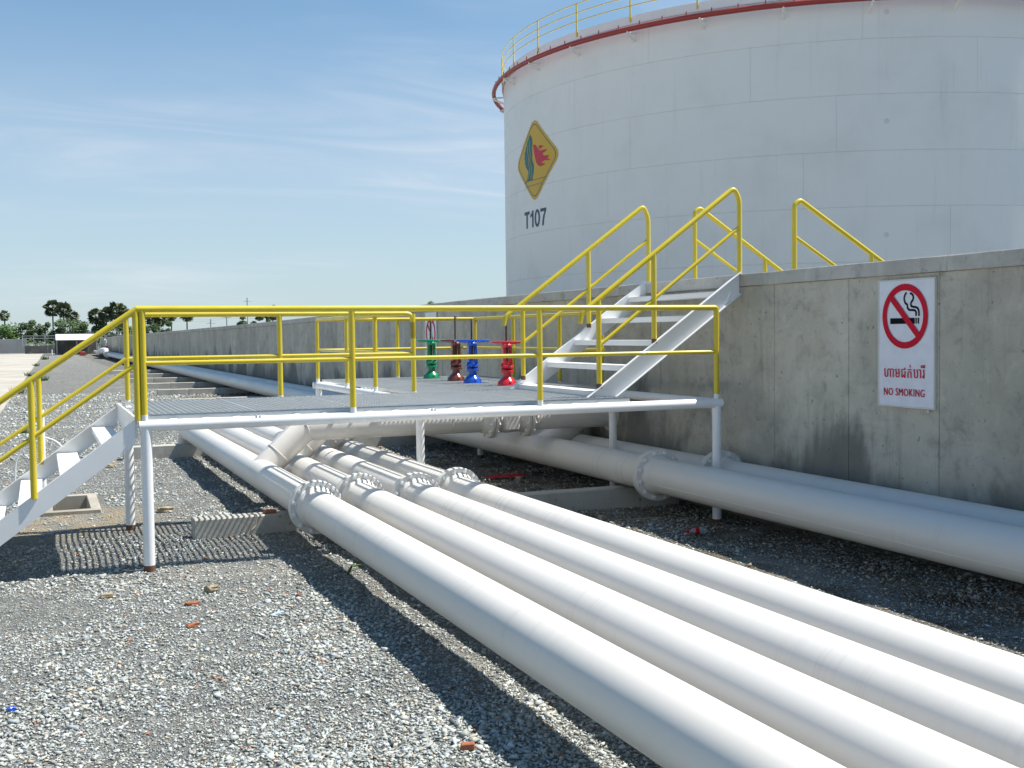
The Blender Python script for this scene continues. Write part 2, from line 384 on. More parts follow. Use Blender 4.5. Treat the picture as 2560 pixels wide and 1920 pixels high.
def scatter():
    n_ = 345000
    r = 3.3*np.exp(rng.random(n_)*math.log(46/3.3)); a = R(-7)+rng.random(n_)*R(60)
    x = r*np.sin(a); y = r*np.cos(a)
    keep = (x < 7.25) & ~((x > PIT[0]-.12) & (x < PIT[1]+.12) & (y > PIT[2]-.12) & (y < PIT[3]+.12)) & ~((x < ex(y)) & (y > 14))
    keep &= ~((x > 2.9) & (x < 5.2) & (y < 10.3) & (rng.random(n_) < .8))
    sandy = (x > -.9) & (x < 1.5) & (y > 12.6) & (y < 15.0) & (rng.random(n_) < .6); keep &= ~sandy
    x, y, r = x[keep], y[keep], r[keep]; k = len(x)
    s = np.exp(rng.normal(-4.85, .42, k)); s = np.clip(s, .0035, .03)*np.interp(r, [3, 6, 10, 30, 46], [1.3, 1.2, 1.15, 2.5, 3.4])
    fld = np.array([noise.noise(Vector((a_*.8, b_*.8, 7))) for a_, b_ in zip(x, y)]); s = s*np.clip(1.1+.9*fld, .8, 1.7)
    big = rng.random(k) < .014; s[big] = rng.uniform(.018, .03, big.sum())
    dims = np.stack([s, s*rng.uniform(.35, .85, k), s*rng.uniform(.10, .34, k)], 1)
    ang = np.array([0, 2.1, 4.2])[None]+rng.normal(0, .38, (k, 3)); rad = rng.uniform(.65, 1.35, (k, 3))
    bx_, by_ = np.cos(ang)*rad, np.sin(ang)*rad; tp = rng.uniform(.55, 1.0, (k, 1)); ox = rng.normal(0, .16, (k, 2))
    v = np.stack([np.concatenate([bx_, bx_*tp+ox[:, :1]], 1), np.concatenate([by_, by_*tp+ox[:, 1:]], 1), np.concatenate([-np.ones((k, 3)), np.ones((k, 3))+rng.normal(0, .3, (k, 3))], 1)], -1)*dims[:, None, :]
    yw = rng.uniform(0, 2*math.pi, k); tx = rng.normal(0, .26, k); ty = rng.normal(0, .26, k)
    c, s_ = np.cos(tx)[:, None], np.sin(tx)[:, None]; v = np.stack([v[..., 0], v[..., 1]*c-v[..., 2]*s_, v[..., 1]*s_+v[..., 2]*c], -1)
    c, s_ = np.cos(ty)[:, None], np.sin(ty)[:, None]; v = np.stack([v[..., 0]*c+v[..., 2]*s_, v[..., 1], -v[..., 0]*s_+v[..., 2]*c], -1)
    c, s_ = np.cos(yw)[:, None], np.sin(yw)[:, None]; v = np.stack([v[..., 0]*c-v[..., 1]*s_, v[..., 0]*s_+v[..., 1]*c, v[..., 2]], -1)
    z = np.array([gz(a_, b_) for a_, b_ in zip(x, y)])+dims[:, 2]*.6+rng.random(k)*.006
    v += np.stack([x, y, z], 1)[:, None, :]
    q = np.array([(0, 2, 1), (3, 4, 5), (0, 1, 4), (0, 4, 3), (1, 2, 5), (1, 5, 4), (2, 0, 3), (2, 3, 5)])
    f = (q[None]+(np.arange(k)*6)[:, None, None]).reshape(-1)
    me = bpy.data.meshes.new('gravel'); me.vertices.add(k*6); me.vertices.foreach_set('co', v.reshape(-1))
    nt_ = k*8; me.loops.add(nt_*3); me.loops.foreach_set('vertex_index', f.astype(np.int32))
    me.polygons.add(nt_); me.polygons.foreach_set('loop_start', np.arange(nt_, dtype=np.int32)*3); me.polygons.foreach_set('loop_total', np.full(nt_, 3, np.int32))
    g = np.clip(rng.normal(.46, .12, k), .10, .76); col = np.stack([g*.955, g*1.0, g*.925, np.ones(k)], 1)
    t = rng.random(k); tan = t < .05; col[tan, :3] = g[tan, None]*np.array([1.18, .98, .72]); org = t < .006; col[org, :3] = np.array([.42, .16, .07])
    blu = (t > .82); col[blu, :3] = g[blu, None]*np.array([.84, .93, .98])
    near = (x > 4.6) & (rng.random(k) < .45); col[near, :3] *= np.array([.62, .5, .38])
    at = me.attributes.new('stone_colour', 'FLOAT_COLOR', 'POINT'); at.data.foreach_set('color', np.repeat(col, 6, 0).astype(np.float32).reshape(-1))
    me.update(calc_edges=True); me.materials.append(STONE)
    o = bpy.data.objects.new('gravel', me); COL.objects.link(o); o['kind'] = 'stuff'; o['label'] = 'loose grey slate gravel covering the ground around the pipes'; o['category'] = 'gravel'
scatter()

# ------------------------------------------------------------------ dike wall
WT = lambda y: float(np.interp(y, [-6, 20, 42, 89, 156], [2.735, 2.72, 2.58, 2.42, 2.2]))
wall = thing('dike_wall', 'long grey stained concrete dike wall running behind the platform and pipes', 'wall', (7.5, 10, 0))
PW = 1.22; Y0 = -4.36
mb = MB(); cuts = [-4.36, 20, 42, 89, 156]
for a, b in zip(cuts[:-1], cuts[1:]):
    za, zb = WT(a)-.14, WT(b)-.14
    mb.add([(7.352, a, -.3), (7.66, a, -.3), (7.66, b, -.3), (7.352, b, -.3), (7.352, a, za), (7.66, a, za), (7.66, b, zb), (7.352, b, zb)],
           [(0, 3, 2, 1), (4, 5, 6, 7), (0, 1, 5, 4), (1, 2, 6, 5), (2, 3, 7, 6), (3, 0, 4, 7)])
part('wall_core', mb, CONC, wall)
i = 0; y = Y0
while y < 155.5:
    g = .0011; a, b = y+g, y+PW-g; dx = random.uniform(-.0015, .0015); za, zb = WT(a)-.142, WT(b)-.142
    mb = MB(); x0, x1 = 7.33+dx, 7.351; c = .003
    vs = [(x1, a, -.2), (x1, b, -.2), (x1, b, zb), (x1, a, za), (x0, a+c, -.2), (x0, b-c, -.2), (x0, b-c, zb), (x0, a+c, za)]
    mb.add(vs, [(4, 7, 6, 5), (0, 4, 5, 1), (1, 5, 6, 2), (2, 6, 7, 3), (3, 7, 4, 0)])
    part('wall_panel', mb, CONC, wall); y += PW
y = Y0; CL = 6.04
while y < 155:
    a, b = y+.003, min(y+CL, 156)-.003; za, zb = WT(a), WT(b); mb = MB(); n_ = 14; vs = []; fs = []
    for k in range(n_+1):       # slightly uneven cast edge
        t = k/n_; yy = a+(b-a)*t; zz = za+(zb-za)*t+noise.noise(Vector((yy*1.7, 5, 0)))*.006; w = noise.noise(Vector((yy*2.3, 9, 0)))*.004
        e = .012 if k in (0, n_) else .007
        vs += [(7.30+w, yy, zz-.139), (7.293+w, yy, zz-.132), (7.293+w, yy, zz-e), (7.293+e+w, yy, zz), (7.70, yy, zz), (7.70, yy, zz-.139)]
    for k in range(n_):
        for j in range(6): fs.append((k*6+j, k*6+(j+1) % 6, (k+1)*6+(j+1) % 6, (k+1)*6+j))
    fs += [tuple(range(6))[::-1], tuple(n_*6+j for j in range(6))]; mb.add(vs, fs)
    part('coping_stone', mb, COPE, wall); y += CL

# ------------------------------------------------------------------ storage tank
TC = (33.48, 43.63); TR = 14.455
tank = thing('storage_tank', 'huge white cylindrical fuel storage tank standing behind the concrete dike wall', 'tank', (TC[0], TC[1], 0))
def cyl(r, a, z): a = R(a); return (TC[0]+r*math.cos(a), TC[1]+r*math.sin(a), z)
mb = MB(); n_ = 144
mb.add([cyl(TR-.014, 360*k/n_, z) for z in (0.0, 13.7) for k in range(n_)], [(k, (k+1) % n_, n_+(k+1) % n_, n_+k) for k in range(n_)], True)
part('inner_shell', mb, WELD, tank)
zs = [.05, .64, 2.51, 4.38, 6.24, 8.12, 10.01, 11.86, 13.3]
offs = [170, 187, 172, 190, 200.7, 205, 193.6, 178.4]
for c in range(8):
    for k in range(12):
        a0 = offs[c]+30*k; s_ = 10; ga = math.degrees(.003/TR); mb = MB(); vs = []; z0, z1 = zs[c]+.0045, zs[c+1]-.0045; e = .005
        for j in range(s_+1):
            a = a0+ga+(30-2*ga)*j/s_; w = TR+.002*math.sin(j*1.3+k*2+c)
            vs += [cyl(TR-.013, a, z0), cyl(w, a, z0+e), cyl(w, a, z1-e), cyl(TR-.013, a, z1)]
        fs = [(j*4+q, (j+1)*4+q, (j+1)*4+q+1, j*4+q+1) for j in range(s_) for q in range(3)]
        fs += [(0, 1, 2, 3), tuple(s_*4+q for q in (3, 2, 1, 0))]
        mb.add(vs, fs, True); part('shell_plate', mb, TANKW, tank)
def ringmb(prof, a0=0, a1=360, n_=144):
    mb = MB(); full = a1-a0 >= 360; m = n_ if full else n_+1; q = len(prof)
    vs = [cyl(r, a0+(a1-a0)*k/n_, z) for k in range(m) for r, z in prof]
    fs = [(k*q+j, ((k+1) % m)*q+j, ((k+1) % m)*q+(j+1) % q, k*q+(j+1) % q) for k in range(n_) for j in range(q)]
    mb.add(vs, fs, True); return mb
part('rim_band', ringmb([(TR-.1, 13.36), (TR+.045, 13.36), (TR+.045, 13.63), (TR+.03, 13.68), (TR-.1, 13.70)]), TANKW, tank)
part('rim_angle', ringmb([(TR-.05, 13.303), (TR+.085, 13.303), (TR+.085, 13.33), (TR+.03, 13.352), (TR-.05, 13.352)]), WELD, tank)
mb = MB(); n_ = 96; mb.add([cyl(TR-.02, 360*k/n_, 13.66) for k in range(n_)]+[(TC[0], TC[1], 14.9)], [(k, (k+1) % n_, n_) for k in range(n_)], True); part('roof', mb, TANKW, tank)
def ringpipe(r, z, rad, seg=10, n_=160):
    mb = MB(); return mb.tube([cyl(r, 360*k/n_, z) for k in range(n_)], rad, seg, closed=True)
ring = part('red_ring_pipe', ringpipe(TR+.46, 13.08, .095), REDP, tank, 'dark red spray pipe circling the tank under its rim')
mb = MB(); mb.tube([(0, 0, .05), (0, 0, .20)], .02, 6); nz = mb.mesh('spray_nozzle', REDP)
for k in range(100):
    p = cyl(TR+.46, 172+3.6*k, 13.10); inst(nz, 'spray_nozzle', ring, p)
for k in range(32):
    a = 172.8+11.1*k if k < 32 else 0
    if a > 172+355: break
    mb = MB(); mb.tube([cyl(TR-.01, a, 13.0), cyl(TR+.52, a, 12.97)], .04, 6); mb.tube([cyl(TR-.01, a-.25, 12.72), cyl(TR+.52, a, 12.94)], .045, 6)
    part('bracket', mb, TANKW, tank)
for k in range(33):
    a = 173+10.8*k; p = cyl(TR+.07, a, 13.45); mb = MB(); mb.tube([p, (p[0], p[1], 14.70)], .03, 8); part('rim_railing_post', mb, YELT, tank)
for z in (14.70, 14.36, 14.03): part('rim_rail', ringpipe(TR+.07, z, .021, 6), YELT, tank)
# painted emblem and number, laid on the curved shell
def curve_map(polys, mat, name, lift, parent, a0=181.6, z0=9.2, step=.35, ext=None):
    bm = bmesh.new()
    for P in polys:
        vs = [bm.verts.new((u, v, 0)) for u, v in P]
        try: bm.faces.new(vs)
        except Exception: pass
    return curve_bm(bm, mat, name, lift, parent, a0, z0, step)
def curve_bm(bm, mat, name, lift, parent, a0, z0, step=.35):
    bmesh.ops.triangulate(bm, faces=bm.faces[:])
    us = [v.co.x for v in bm.verts]; u = math.floor(min(us)/step)*step
    while u < max(us):
        bmesh.ops.bisect_plane(bm, geom=bm.verts[:]+bm.edges[:]+bm.faces[:], plane_co=(u, 0, 0), plane_no=(1, 0, 0)); u += step
    L = rootloc(parent)
    for v in bm.verts:
        p = cyl(TR+lift, a0+math.degrees(v.co.x/TR), z0+v.co.y); v.co = Vector(p)-L
    bmesh.ops.recalc_face_normals(bm, faces=bm.faces[:])
    me = bpy.data.meshes.new(name); bm.to_mesh(me); bm.free(); me.materials.append(mat)
    o = bpy.data.objects.new(name, me); COL.objects.link(o); o.parent = parent; return o
def rdiamond(k, hu=2.03, hv=1.69, rr=.16):
    pts = []; C4 = [(hu*k, 0), (0, hv*k), (-hu*k, 0), (0, -hv*k)]
    for i in range(4):
        a, b, c = Vector(C4[i-1]), Vector(C4[i]), Vector(C4[(i+1) % 4]); p0 = b+(a-b)*rr; p2 = b+(c-b)*rr
        for j in range(7):
            t = j/6; p = p0*(1-t)**2+b*2*t*(1-t)+p2*t*t; pts.append((p.x, p.y))
    return pts
emb = curve_map([rdiamond(1.04)], EMY, 'emblem_board', .008, tank); emb['label'] = 'yellow diamond emblem with teal tree and red flame'
o1, o2 = rdiamond(.955), rdiamond(.93)
curve_map([[o1[i], o1[(i+1) % 28], o2[(i+1) % 28], o2[i]] for i in range(28)], EMT, 'emblem_outline', .014, emb)
def art(P):     # drawing units of the emblem to metres on the shell
    out = []
    for x, y in P:
        dx, dy = x-530, y-672; b = -(dy+dx*95/272)/542; a = (dx-5*b)/272; out.append((a*2.03, b*1.69))
    return out
tree_o = [(485, 335), (503, 380), (508, 440), (500, 520), (505, 600), (500, 660), (512, 700), (523, 740), (520, 800), (515, 850), (500, 895), (505, 938), (470, 950), (462, 935), (455, 958), (440, 965), (440, 945), (415, 975), (388, 995), (395, 975), (425, 935), (435, 890), (448, 830), (430, 800), (408, 770), (412, 745), (392, 720), (402, 690), (388, 650), (398, 620), (392, 585), (408, 550), (412, 510), (432, 475), (438, 430), (455, 400), (462, 365)]
curve_map([art(tree_o)], EMT, 'emblem_tree', .014, emb)
ln = []
for P in ([(447, 480), (440, 560), (455, 640), (448, 720), (470, 790), (460, 860), (440, 930)], [(472, 420), (468, 520), (482, 610), (470, 690), (490, 760), (497, 830), (480, 930)]):
    for a, b in zip(P[:-1], P[1:]): ln.append(art([(a[0]-2.5, a[1]), (a[0]+2.5, a[1]), (b[0]+2.5, b[1]), (b[0]-2.5, b[1])]))
curve_map(ln, EMY, 'emblem_bark_line', .018, emb)
curve_map([art([(515, 480), (527, 466), (548, 472), (570, 505), (600, 548), (640, 535), (684, 524), (665, 555), (635, 575), (632, 605), (660, 610), (698, 602), (690, 630), (675, 645), (712, 660), (690, 672), (655, 668), (615, 700), (635, 712), (660, 706), (640, 735), (600, 752), (570, 735), (550, 690), (535, 620), (525, 550)]),
           art([(583, 492), (605, 474), (648, 482), (625, 500), (612, 520), (600, 528)])], EMR, 'emblem_flame', .014, emb)
wv = []
for (x0, y0, x1, y1) in ((500, 938, 655, 884), (402, 1037, 615, 965)):
    for k in range(16):
        f0, f1 = k/16, (k+1)/16; g0, g1 = 6*math.sin(f0*25), 6*math.sin(f1*25)
        wv.append(art([(x0+(x1-x0)*f0, y0+(y1-y0)*f0+g0-3), (x0+(x1-x0)*f1, y0+(y1-y0)*f1+g1-3), (x0+(x1-x0)*f1, y0+(y1-y0)*f1+g1+4), (x0+(x1-x0)*f0, y0+(y1-y0)*f0+g0+4)]))
curve_map(wv[:16], EMT, 'emblem_wave_line', .014, emb); curve_map(wv[16:], EMT, 'emblem_wave_line', .014, emb)
def textbm(body, size, offset=0.0, spacing=1.0):
    from mathutils.geometry import tessellate_polygon
    cu = bpy.data.curves.new('lettering', 'FONT'); cu.body = body; cu.size = size; cu.offset = offset; cu.space_character = spacing; cu.align_x = 'CENTER'; cu.resolution_u = 3; cu.fill_mode = 'NONE'
    ob = bpy.data.objects.new('lettering', cu); COL.objects.link(ob); bpy.context.view_layer.update()
    me = bpy.data.meshes.new_from_object(ob.evaluated_get(bpy.context.evaluated_depsgraph_get()))
    nb = {}
    for e in me.edges:
        a, b = e.vertices; nb.setdefault(a, []).append(b); nb.setdefault(b, []).append(a)
    seen, loops = set(), []
    for v0 in sorted(nb):
        if v0 in seen: continue
        lp = [v0]; seen.add(v0)
        nx_ = [w for w in nb[v0] if w == v0+1] or nb[v0]; cur = nx_[0]
        while cur not in seen:
            seen.add(cur); lp.append(cur); c_ = [w for w in nb[cur] if w not in seen]
            if not c_: break
            cur = c_[0]
        loops.append([Vector((me.vertices[i].co.x, me.vertices[i].co.y, 0)) for i in lp])
    bpy.data.objects.remove(ob); bpy.data.meshes.remove(me)
    area = lambda L: sum(L[i-1].x*L[i].y-L[i].x*L[i-1].y for i in range(len(L)))/2
    def inside(p, L):
        c = False
        for i in range(len(L)):
            a, b = L[i-1], L[i]
            if (a.y > p.y) != (b.y > p.y) and p.x < (b.x-a.x)*(p.y-a.y)/(b.y-a.y)+a.x: c = not c
        return c
    big_ = max(loops, key=lambda L: abs(area(L))); sgn = 1 if area(big_) > 0 else -1
    outs = [L for L in loops if area(L)*sgn > 0]; holes = [L for L in loops if area(L)*sgn < 0]; bm = bmesh.new()
    for L in outs:
        hs = [h for h in holes if inside(h[0], L) and abs(area(h)) < abs(area(L))]; allp = [p for q in [L]+hs for p in q]
        vs = [bm.verts.new(p) for p in allp]
        for t in tessellate_polygon([L]+hs):
            try: bm.faces.new([vs[i] for i in t])
            except Exception: pass
    return bm
def fitbm(bm, w, h, cx, cy):
    xs = [v.co.x for v in bm.verts]; ys_ = [v.co.y for v in bm.verts]; sx = w/(max(xs)-min(xs)); sy = h/(max(ys_)-min(ys_)); mx, my = (max(xs)+min(xs))/2, (max(ys_)+min(ys_))/2
    for v in bm.verts: v.co = Vector(((v.co.x-mx)*sx+cx, (v.co.y-my)*sy+cy, 0))
    return bm
def ell(cx, cy, rx, ry, n_=20): return [(cx+rx*math.cos(2*math.pi*k/n_), cy+ry*math.sin(2*math.pi*k/n_)) for k in range(n_)]
o0, i0 = ell(.27, 0, .25, .365), ell(.27, 0, .115, .245)
glyph = [[(-1.06, .35), (-1.06, .22), (-.49, .22), (-.49, .35)], [(-.845, .22), (-.845, -.35), (-.705, -.35), (-.705, .22)],
         [(-.225, .35), (-.225, -.35), (-.095, -.35), (-.095, .35)], [(-.225, .30), (-.30, .23), (-.40, .185), (-.40, .065), (-.31, .09), (-.225, .145)],
         [(.56, .35), (.56, .22), (.915, .22), (1.06, .24), (1.06, .35)], [(.915, .22), (.80, .04), (.73, -.16), (.70, -.35), (.835, -.35), (.87, -.12), (.95, .08), (1.06, .24)]]
glyph += [[o0[k], o0[(k+1) % 20], i0[(k+1) % 20], i0[k]] for k in range(20)]
t_ = curve_map(glyph, LETT, 'tank_number', .008, tank, 181.3, 6.82, .3)
for zz in (12.72, 9.09, 5.28):
    p = cyl(TR+.0, 241.5, zz); part('patch_plate', MB().tube([cyl(TR-.01, 241.5, zz), cyl(TR+.012, 241.5, zz)], .085, 14), PATCH, tank); t_['label'] = 'dark slate lettering T107 below the emblem'

# ------------------------------------------------------------------ sleepers
def sleeper(x0, x1, y, h, label, near=True, grp='concrete sleepers under the pipes'):
    t = thing('concrete_sleeper', label, 'sleeper', ((x0+x1)/2, y, 0), grp); x = x0
    L = (x1-x0)/max(1, round((x1-x0)/(1.9 if near else 1.15)))
    while x < x1-.05:
        mb = MB().bbox(x, x+L-.012, y-.11, y+.11, -.15, h+random.uniform(-.004, .004), .012); part('block', mb, SLEEP, t); x += L
sleeper(1.42, 4.62, 12.15, .215, 'striped-shadow concrete sleeper under the flanges of the four white pipes')
sleeper(5.05, 7.2, 12.15, .235, 'shaded concrete sleeper under the flanged pipe nearest the wall')
sleeper(1.3, 4.6, 20.7, .215, 'concrete sleeper carrying the far ends of the four pipes behind the platform leg')
sleeper(4.9, 7.2, 20.7, .235, 'shaded concrete sleeper by the wall below the back of the grating')
for k, (yy, xx) in enumerate([(28.5, 3.9), (36, 3.9), (43, 3.9), (49.2, 3.9), (55.8, 3.75), (62.5, 3.6), (70, 3.5)]):
    sleeper(xx, 7.2, yy, .22, ['concrete sleeper under the wall pipes hidden behind the grating', 'concrete sleeper under the wall pipes just past the grating edge', 'nearest full grey sleeper seen beyond the grating beside the wall pipes', 'second grey sleeper beyond the grating beside the wall pipes', 'third grey sleeper beyond the grating beside the wall pipes', 'fourth grey sleeper beyond the grating beside the wall pipes', 'farthest grey sleeper beyond the grating beside the wall pipes'][k], False)

# ------------------------------------------------------------------ pipelines
def boltmesh():
    mb = MB(); mb.tube([(0, -.075, 0), (0, .075, 0)], .011, 6)
    for s_ in (-1, 1): mb.lathe([(.0235, 0), (.0235, .02)], (0, s_*.047-(.02 if s_ < 0 else 0), 0), 'y', 6, False)
    return mb.mesh('bolt', WHITE2)
BOLT = boltmesh()
mb = MB(); mb.tube([(-.075, 0, 0), (.075, 0, 0)], .011, 6)
for s_ in (-1, 1): mb.lathe([(.0235, 0), (.0235, .02)], (s_*.047-(.02 if s_ < 0 else 0), 0, 0), 'x', 6, False)
BOLTX = mb.mesh('bolt', WHITE2)
def flange(t, c, r, axis='y', fr=None, nb=12, hub=True):
    fr = fr or r*1.48; x, y, z = c
    for sgn in (-1, 1):
        prof = [(r, sgn*.14), (r+.012, sgn*.125), (r+.028, sgn*.055), (r+.032, sgn*.046), (fr-.006, sgn*.046), (fr, sgn*.040), (fr, sgn*.004), (r, sgn*.0035)]
        if sgn > 0: prof = prof[::-1]
        mb = MB().lathe(prof, c, axis, 48); fl = part('flange', mb, WHITE, t)
        if sgn < 0:
            br = (fr+r+.02)/2
            for k in range(nb):
                a = 2*math.pi*(k+.5)/nb
                p = (x+br*math.cos(a), y, z+br*math.sin(a)) if axis == 'y' else (x, y+br*math.cos(a), z+br*math.sin(a))
                inst(BOLT if axis == 'y' else BOLTX, 'bolt', fl, p)
    mb = MB().lathe([(fr*.93, -.004), (fr*.93, .004)], c, axis, 48); part('gasket', mb, SIGNK, t)
PX = [(2.47, .41, .178, 11.05), (3.01, .41, .178, 11.43), (3.55, .41, .178, 11.2), (4.08, .41, .178, 11.4)]
PL = ['first white pipeline, nearest the open gravel on the left', 'second white pipeline from the open gravel', 'third white pipeline from the open gravel', 'fourth white pipeline, innermost of the four sunlit pipes']
VY = [14.1, 15.1, 15.95, 17.1]; VX = [5.77, 5.65, 5.71, 5.71]
def weldring(c, n_, r, t, tilt=None):
    n_ = Vector(n_).normalized(); u = n_.orthogonal().normalized(); w = n_.cross(u)
    return [Vector(c)+(u*math.cos(2*math.pi*k/32)+w*math.sin(2*math.pi*k/32))*r for k in range(32)]
for i, (x, z, r, fy) in enumerate(PX):
    t = thing('pipeline', PL[i], 'pipe', (x, 10, 0), 'parallel white pipelines beside the gravel')
    mb = MB().tube([(x, -3, z), (x, fy-.13, z)], r, 48, False); part('pipe_section', mb, WHITE, t)
    ye = 21.3+.25*i
    mb = MB().tube([(x, fy+.13, z), (x, ye, z), (x, ye+.42, z-.42), (x, ye+.42, -.4)], r, 40, False, bend=.3, bn=6); part('pipe_section', mb, WHITE, t)
    flange(t, (x, fy, z), r)
    Y = VY[i]; zc = .955; br = r*.95; k = .57; vx = VX[i]
    pts = [(x, Y, z), (x+k, Y, zc), (vx-.37, Y, zc)]
    b = part('branch_pipe', MB().tube(pts, br, 40, False), WHITE, t)
    d = Vector((1, 0, 1)).normalized()
    for cc, nn in (((x+k, Y, zc), Vector((1+.707, 0, .707))), (Vector((x+k*.42, Y, z+(zc-z)*.42)), d), ((x+k+1.9, Y, zc), (1, 0, 0))):
        nn = Vector(nn).normalized(); rr = [Vector(p) for p in weldring(cc, nn, br+.003, .004)]
        if nn.z > .1 and nn.z < .6:
            rr = [Vector(cc)+(p-Vector(cc))*(1.0 if abs((p-Vector(cc)).y) > 99 else 1+.08*(abs((p-Vector(cc)).y/br) < 2)*(1-abs((p-Vector(cc)).y)/(br+.003))) for p in rr]
        part('weld_seam', MB().tube(rr, .006, 6, closed=True), WHITE, b)
    flange(t, (vx-.26, Y, zc), br, 'x')
    # stub on the wall side of the valve
    part('branch_pipe', MB().tube([(vx+.37, Y, zc), (7.335, Y, zc)], br, 40, False), WHITE, t)
    flange(t, (vx+.26, Y, zc), br, 'x')
    part('wall_flange', MB().lathe([(br, -.05), (br*1.35, -.04), (br*1.35, 0)], (7.329, Y, zc), 'x', 40), WHITE, t)
def wallpipe(x, z, r, fy, lab, branch):
    t = thing('pipeline', lab, 'pipe', (x, 10, 0), 'white pipelines along the dike wall')
    part('pipe_section', MB().tube([(x, -3, z), (x, fy-.13, z)], r, 48, False), WHITE, t)
    part('pipe_section', MB().tube([(x, fy+.13, z), (x, 60, z)], r, 48, False), WHITE, t)
    part('pipe_section', MB().tube([(x, 60, z), (x, 152, z)], r, 24, False), WHITE, t)
    flange(t, (x, fy, z), r)
    part('seam_line', MB().tube([(x-r*.93, -3, z-r*.37), (x-r*.93, fy-.2, z-r*.37)], .004, 5), WHITE, t)
    if branch: part('branch_pipe', MB().tube([(x, 14.6, z), (7.335, 14.6, z+.62)], .19, 32, False), WHITE, t)
wallpipe(6.48, .46, .20, 11.35, 'large flanged white pipeline on sleepers nearer the camera beside the wall', True)
wallpipe(7.03, .46, .20, 10.87, 'white pipeline tight against the dike wall behind the other', False)

# ------------------------------------------------------------------ platform
plat = thing('platform', 'white tubular steel platform with galvanised grating deck and yellow guard rails', 'platform', (3.8, 10.6, 0))
BZ = 1.308; BR = .052
def beam(a, b, lab=None): part('beam', MB().tube([a, b], BR, 20), WHITE2, plat, lab)
beam((.80, 10.6, BZ), (6.86, 10.6, BZ)); beam((6.8, 10.66, BZ), (6.8, 17.9, BZ)); beam((.86, 13.1, BZ), (6.74, 13.1, BZ))
beam((4.07, 13.16, BZ), (4.07, 17.9, BZ)); beam((4.0, 17.9, BZ), (6.87, 17.9, BZ)); beam((4.13, 15.5, BZ), (6.74, 15.5, BZ))
part('end_plate', MB().bbox(.765, .79, 10.62, 13.08, 1.20, 1.385, .003), WHITE2, plat)
for (x, y, z1) in [(.86, 10.6, 0), (.87, 13.02, 0), (4.22, 13.1, 0), (6.8, 13.04, 0), (6.8, 10.6, 0), (4.07, 17.82, 0), (6.8, 17.84, 0)]:
    g = gz(x, y); lg = part('leg', MB().tube([(x, y, g+.055), (x, y, BZ-.03)], .05, 20), WHITE2, plat)
    part('foot', MB().tube([(x, y, g-.12), (x, y, g+.055)], .051, 16), RUST, lg)
for (x, y) in [(1.85, 10.6), (3.55, 10.6)]:
    part('clip', MB().bbox(x-.02, x-.012, y-.04, y+.0, 1.33, 1.372, .001).bbox(x+.012, x+.02, y-.04, y, 1.33, 1.372, .001), WHITE2, plat)
# grating
DZ = 1.40
def panel(x0, x1, y0, y1, holes=()):
    mb = MB(); x0 += .004; x1 -= .004; t = .0062; h = .03
    for yy in (y0, y1-.006): 
        segs = [(x0, x1)]
        mb.box(x0, x1, yy, yy+.006, DZ-h, DZ)
    n_ = max(1, round((x1-x0)/.0575)); ds = (x1-x0)/n_
    def segs_y(x):
        s_ = [(y0+.006, y1-.006)]
        for (hx0, hx1, hy0, hy1) in holes:
            if hx0 < x < hx1: s_ = [q for a, b in s_ for q in ((a, min(b, hy0)), (max(a, hy1), b)) if q[1]-q[0] > .01]
        return s_
    for k in range(n_+1):
        x = x0+k*ds
        for a, b in segs_y(x): mb.box(x-t/2, x+t/2, a, b, DZ-h, DZ)
    m = int((y1-y0)/.1)
    for k in range(1, m):
        y = y0+k*.1; s_ = [(x0, x1)]
        for (hx0, hx1, hy0, hy1) in holes:
            if hy0 < y < hy1: s_ = [q for a, b in s_ for q in ((a, min(b, hx0)), (max(a, hx1), b)) if q[1]-q[0] > .01]
        for a, b in s_: mb.box(a, b, y-.004, y+.004, DZ-.008, DZ+.001)
    for (hx0, hx1, hy0, hy1) in holes:
        a, b = max(hx0, x0), min(hx1, x1)
        if b-a > .02:
            mb.box(a, b, hy0-.008, hy0, DZ-h-.01, DZ+.004); mb.box(a, b, hy1, hy1+.008, DZ-h-.01, DZ+.004)
            if hx0 > x0: mb.box(hx0-.008, hx0, hy0, hy1, DZ-h-.01, DZ+.004)
            if hx1 < x1: mb.box(hx1, hx1+.008, hy0, hy1, DZ-h-.01, DZ+.004)
    part('grating_panel', mb, GALV, plat)
for k in range(5): panel(.88+.974*k, .88+.974*(k+1), 10.665, 13.05)
H = [(VX[i]-.21, VX[i]+.21, VY[i]-.2, VY[i]+.2) for i in range(4)]
for (a, b) in ((4.13, 5.0), (5.0, 6.12), (6.12, 6.74)):
    for (c, d) in ((13.06, 14.66), (14.66, 16.5), (16.5, 17.84)):
        panel(a, b, c, d, [h for h in H if a < h[1] and b > h[0] and c < h[3] and d > h[2]])
part('toe_strip', MB().bbox(.86, 5.76, 10.652, 10.66, 1.352, 1.392, .001), GALV, plat)
for k in range(15):
    x = 1.0+k*.31+random.uniform(-.1, .1)
    part('weld_bead', MB().tube([(x-.03, 10.63, 1.357), (x, 10.628, 1.360), (x+.035, 10.63, 1.357)], .006, 5), WHITE2, plat)
PR = .029; TZ = 2.345; MZ = 1.865
def post(x, y, z0=1.355, z1=TZ):
    p = part('rail_post', MB().tube([(x, y, z0+.05), (x, y, z1)], PR, 14), YEL, plat)
    part('post_base', MB().tube([(x, y, z0-.02), (x, y, z0+.052)], PR+.001, 14), WHITE2, p)
for x in (.85, 2.75, 4.70, 6.80): post(x, 10.6)
part('top_rail', MB().tube([(.80, 10.6, TZ), (6.80, 10.6, TZ), (6.80, 10.6, TZ-.25)], PR+.001, 14, bend=.03), YEL, plat)
part('mid_rail', MB().tube([(.86, 10.6, MZ), (6.79, 10.6, MZ)], .021, 12), YEL, plat)
